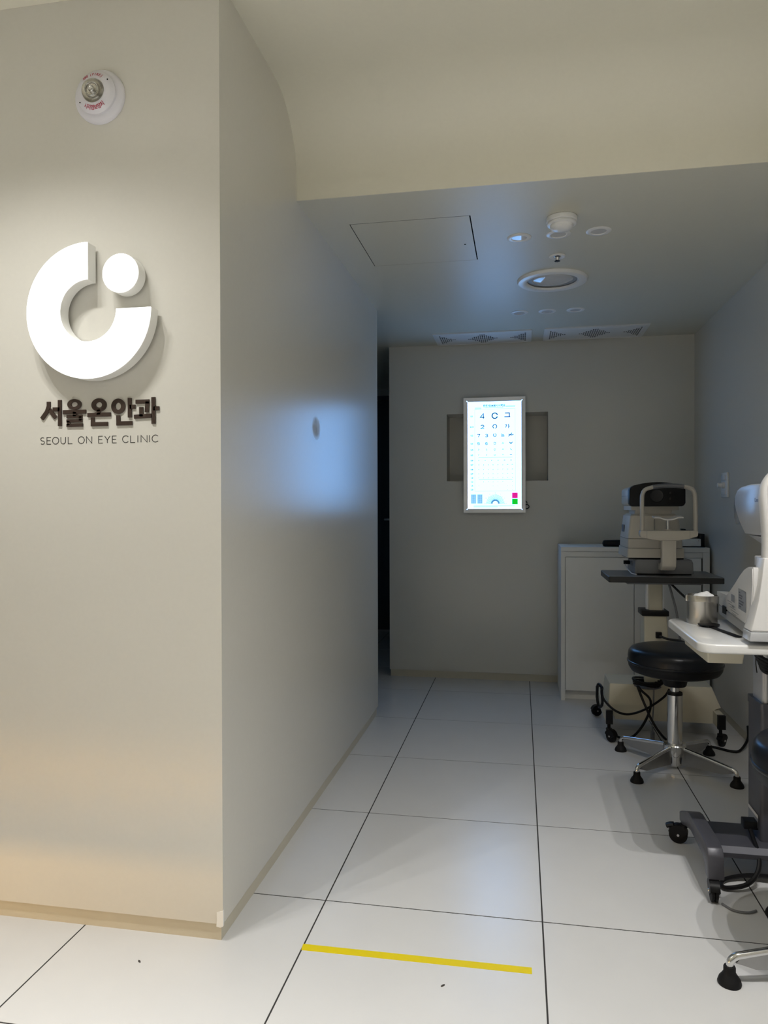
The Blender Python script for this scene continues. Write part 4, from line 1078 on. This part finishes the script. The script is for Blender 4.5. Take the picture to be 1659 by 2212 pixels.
# ------------------------------------------------------------------ canister, occluder
kn = thing('steel_canister', (0.571, 2.465, wz), 'brushed steel canister filled with cotton on the white table', 'canister')
kc = (0.571, 2.475, wz)
MB().lathe([(0.0001, 0.0), (0.0445, 0.0), (0.0460, 0.002), (0.0460, 0.070), (0.0470, 0.0715), (0.0470, 0.0735), (0.0462, 0.075), (0.0462, 0.090), (0.0445, 0.090), (0.0440, 0.076), (0.0440, 0.004), (0.0001, 0.004)], kc, n=56, cap=False).build('can', 'steel', kn)
MB().rbox(0.5205, 0.5255, 2.468, 2.482, wz+0.070, wz+0.089, 0.001).build('hinge', 'steel', kn)
co = MB()
bm = bmesh.new()
bmesh.ops.create_icosphere(bm, subdivisions=4, radius=1)
rn = random.Random(5)
ph = [rn.uniform(0, 6) for _ in range(6)]
for v in bm.verts:
    d = v.co.copy()
    k = 1+0.10*math.sin(5*d.x+ph[0])*math.sin(4*d.y+ph[1])+0.08*math.sin(9*d.x+ph[2])*math.sin(8*d.z+ph[3])
    v.co = Vector((kc[0]+0.005+d.x*0.034*k, kc[1]-0.004+d.y*0.034*k, wz+0.074+d.z*0.026*k))
co.bm(bm)
tag(co.build('cotton_wad', 'cotton', smooth=180), 'white cotton wad bulging from the steel canister', 'cotton')

oc = thing('occluder', (0.585, 2.36, wz), 'black handheld eye occluder lying beside the canister', 'occluder')
MB().lathe([(0.0001, 0.002), (0.022, 0.0), (0.031, 0.004), (0.032, 0.008), (0.029, 0.008), (0.020, 0.0045), (0.0001, 0.006)], (0.574, 2.405, wz), n=40, cap=False).build('spoon', 'black', oc)
dv = Vector((0.609-0.576, 2.215-2.385, 0)).normalized()
pv = Vector((-dv.y, dv.x, 0))
a0 = Vector((0.576, 2.385, 0)); a1 = Vector((0.609, 2.215, 0))
poly = [a0+pv*0.0075, a1+pv*0.0095, a1+dv*0.003+pv*0.005, a1+dv*0.003-pv*0.005, a1-pv*0.0095, a0-pv*0.0075]
MB().prism([(p.x, p.y) for p in poly], XY, wz, wz+0.004, 0.001).build('handle', 'black', oc)

# ------------------------------------------------------------------ unseen counter and warm strip added for an amber glow, left of the camera
rc = thing('added_counter', (-1.75, 0.45, 0), 'added pale counter, out of view, with an added warm light strip along its foot', 'counter')
MB().box(-2.70, -1.02, 0.10, 0.62, 0.10, 1.02).build('body', 'wood', rc, smooth=0)
MB().rbox(-2.75, -0.97, 0.05, 0.72, 1.02, 1.06, 0.004).build('worktop', 'lam', rc)
MB().box(-2.70, -1.02, 0.16, 0.50, 0.0, 0.10).build('plinth', 'anth', rc, smooth=0)
MB().box(-2.65, -1.07, 0.62, 0.78, 0.085, 0.10).build('added_strip_cover', 'wood', rc, smooth=0)  # added lip that keeps the strip's glow low on the wall
MB().box(-2.60, -1.10, 0.500, 0.506, 0.045, 0.065).build('added_light_strip', 'added_warmstrip', rc, smooth=0)
sl = bpy.data.lights.new('added_strip_light', 'AREA')  # area lamp added to imitate an amber patch on wall and floor
sl.shape = 'RECTANGLE'; sl.size = 1.5; sl.size_y = 0.02; sl.energy = STRIP_W; sl.color = (1.0, 0.56, 0.13)
so_ = bpy.data.objects.new('added_strip_light', sl); COL.objects.link(so_)
so_.parent = rc; so_.location = (-1.85+1.75, 0.51-0.45, 0.055); so_.rotation_euler = (R(90), 0, 0)
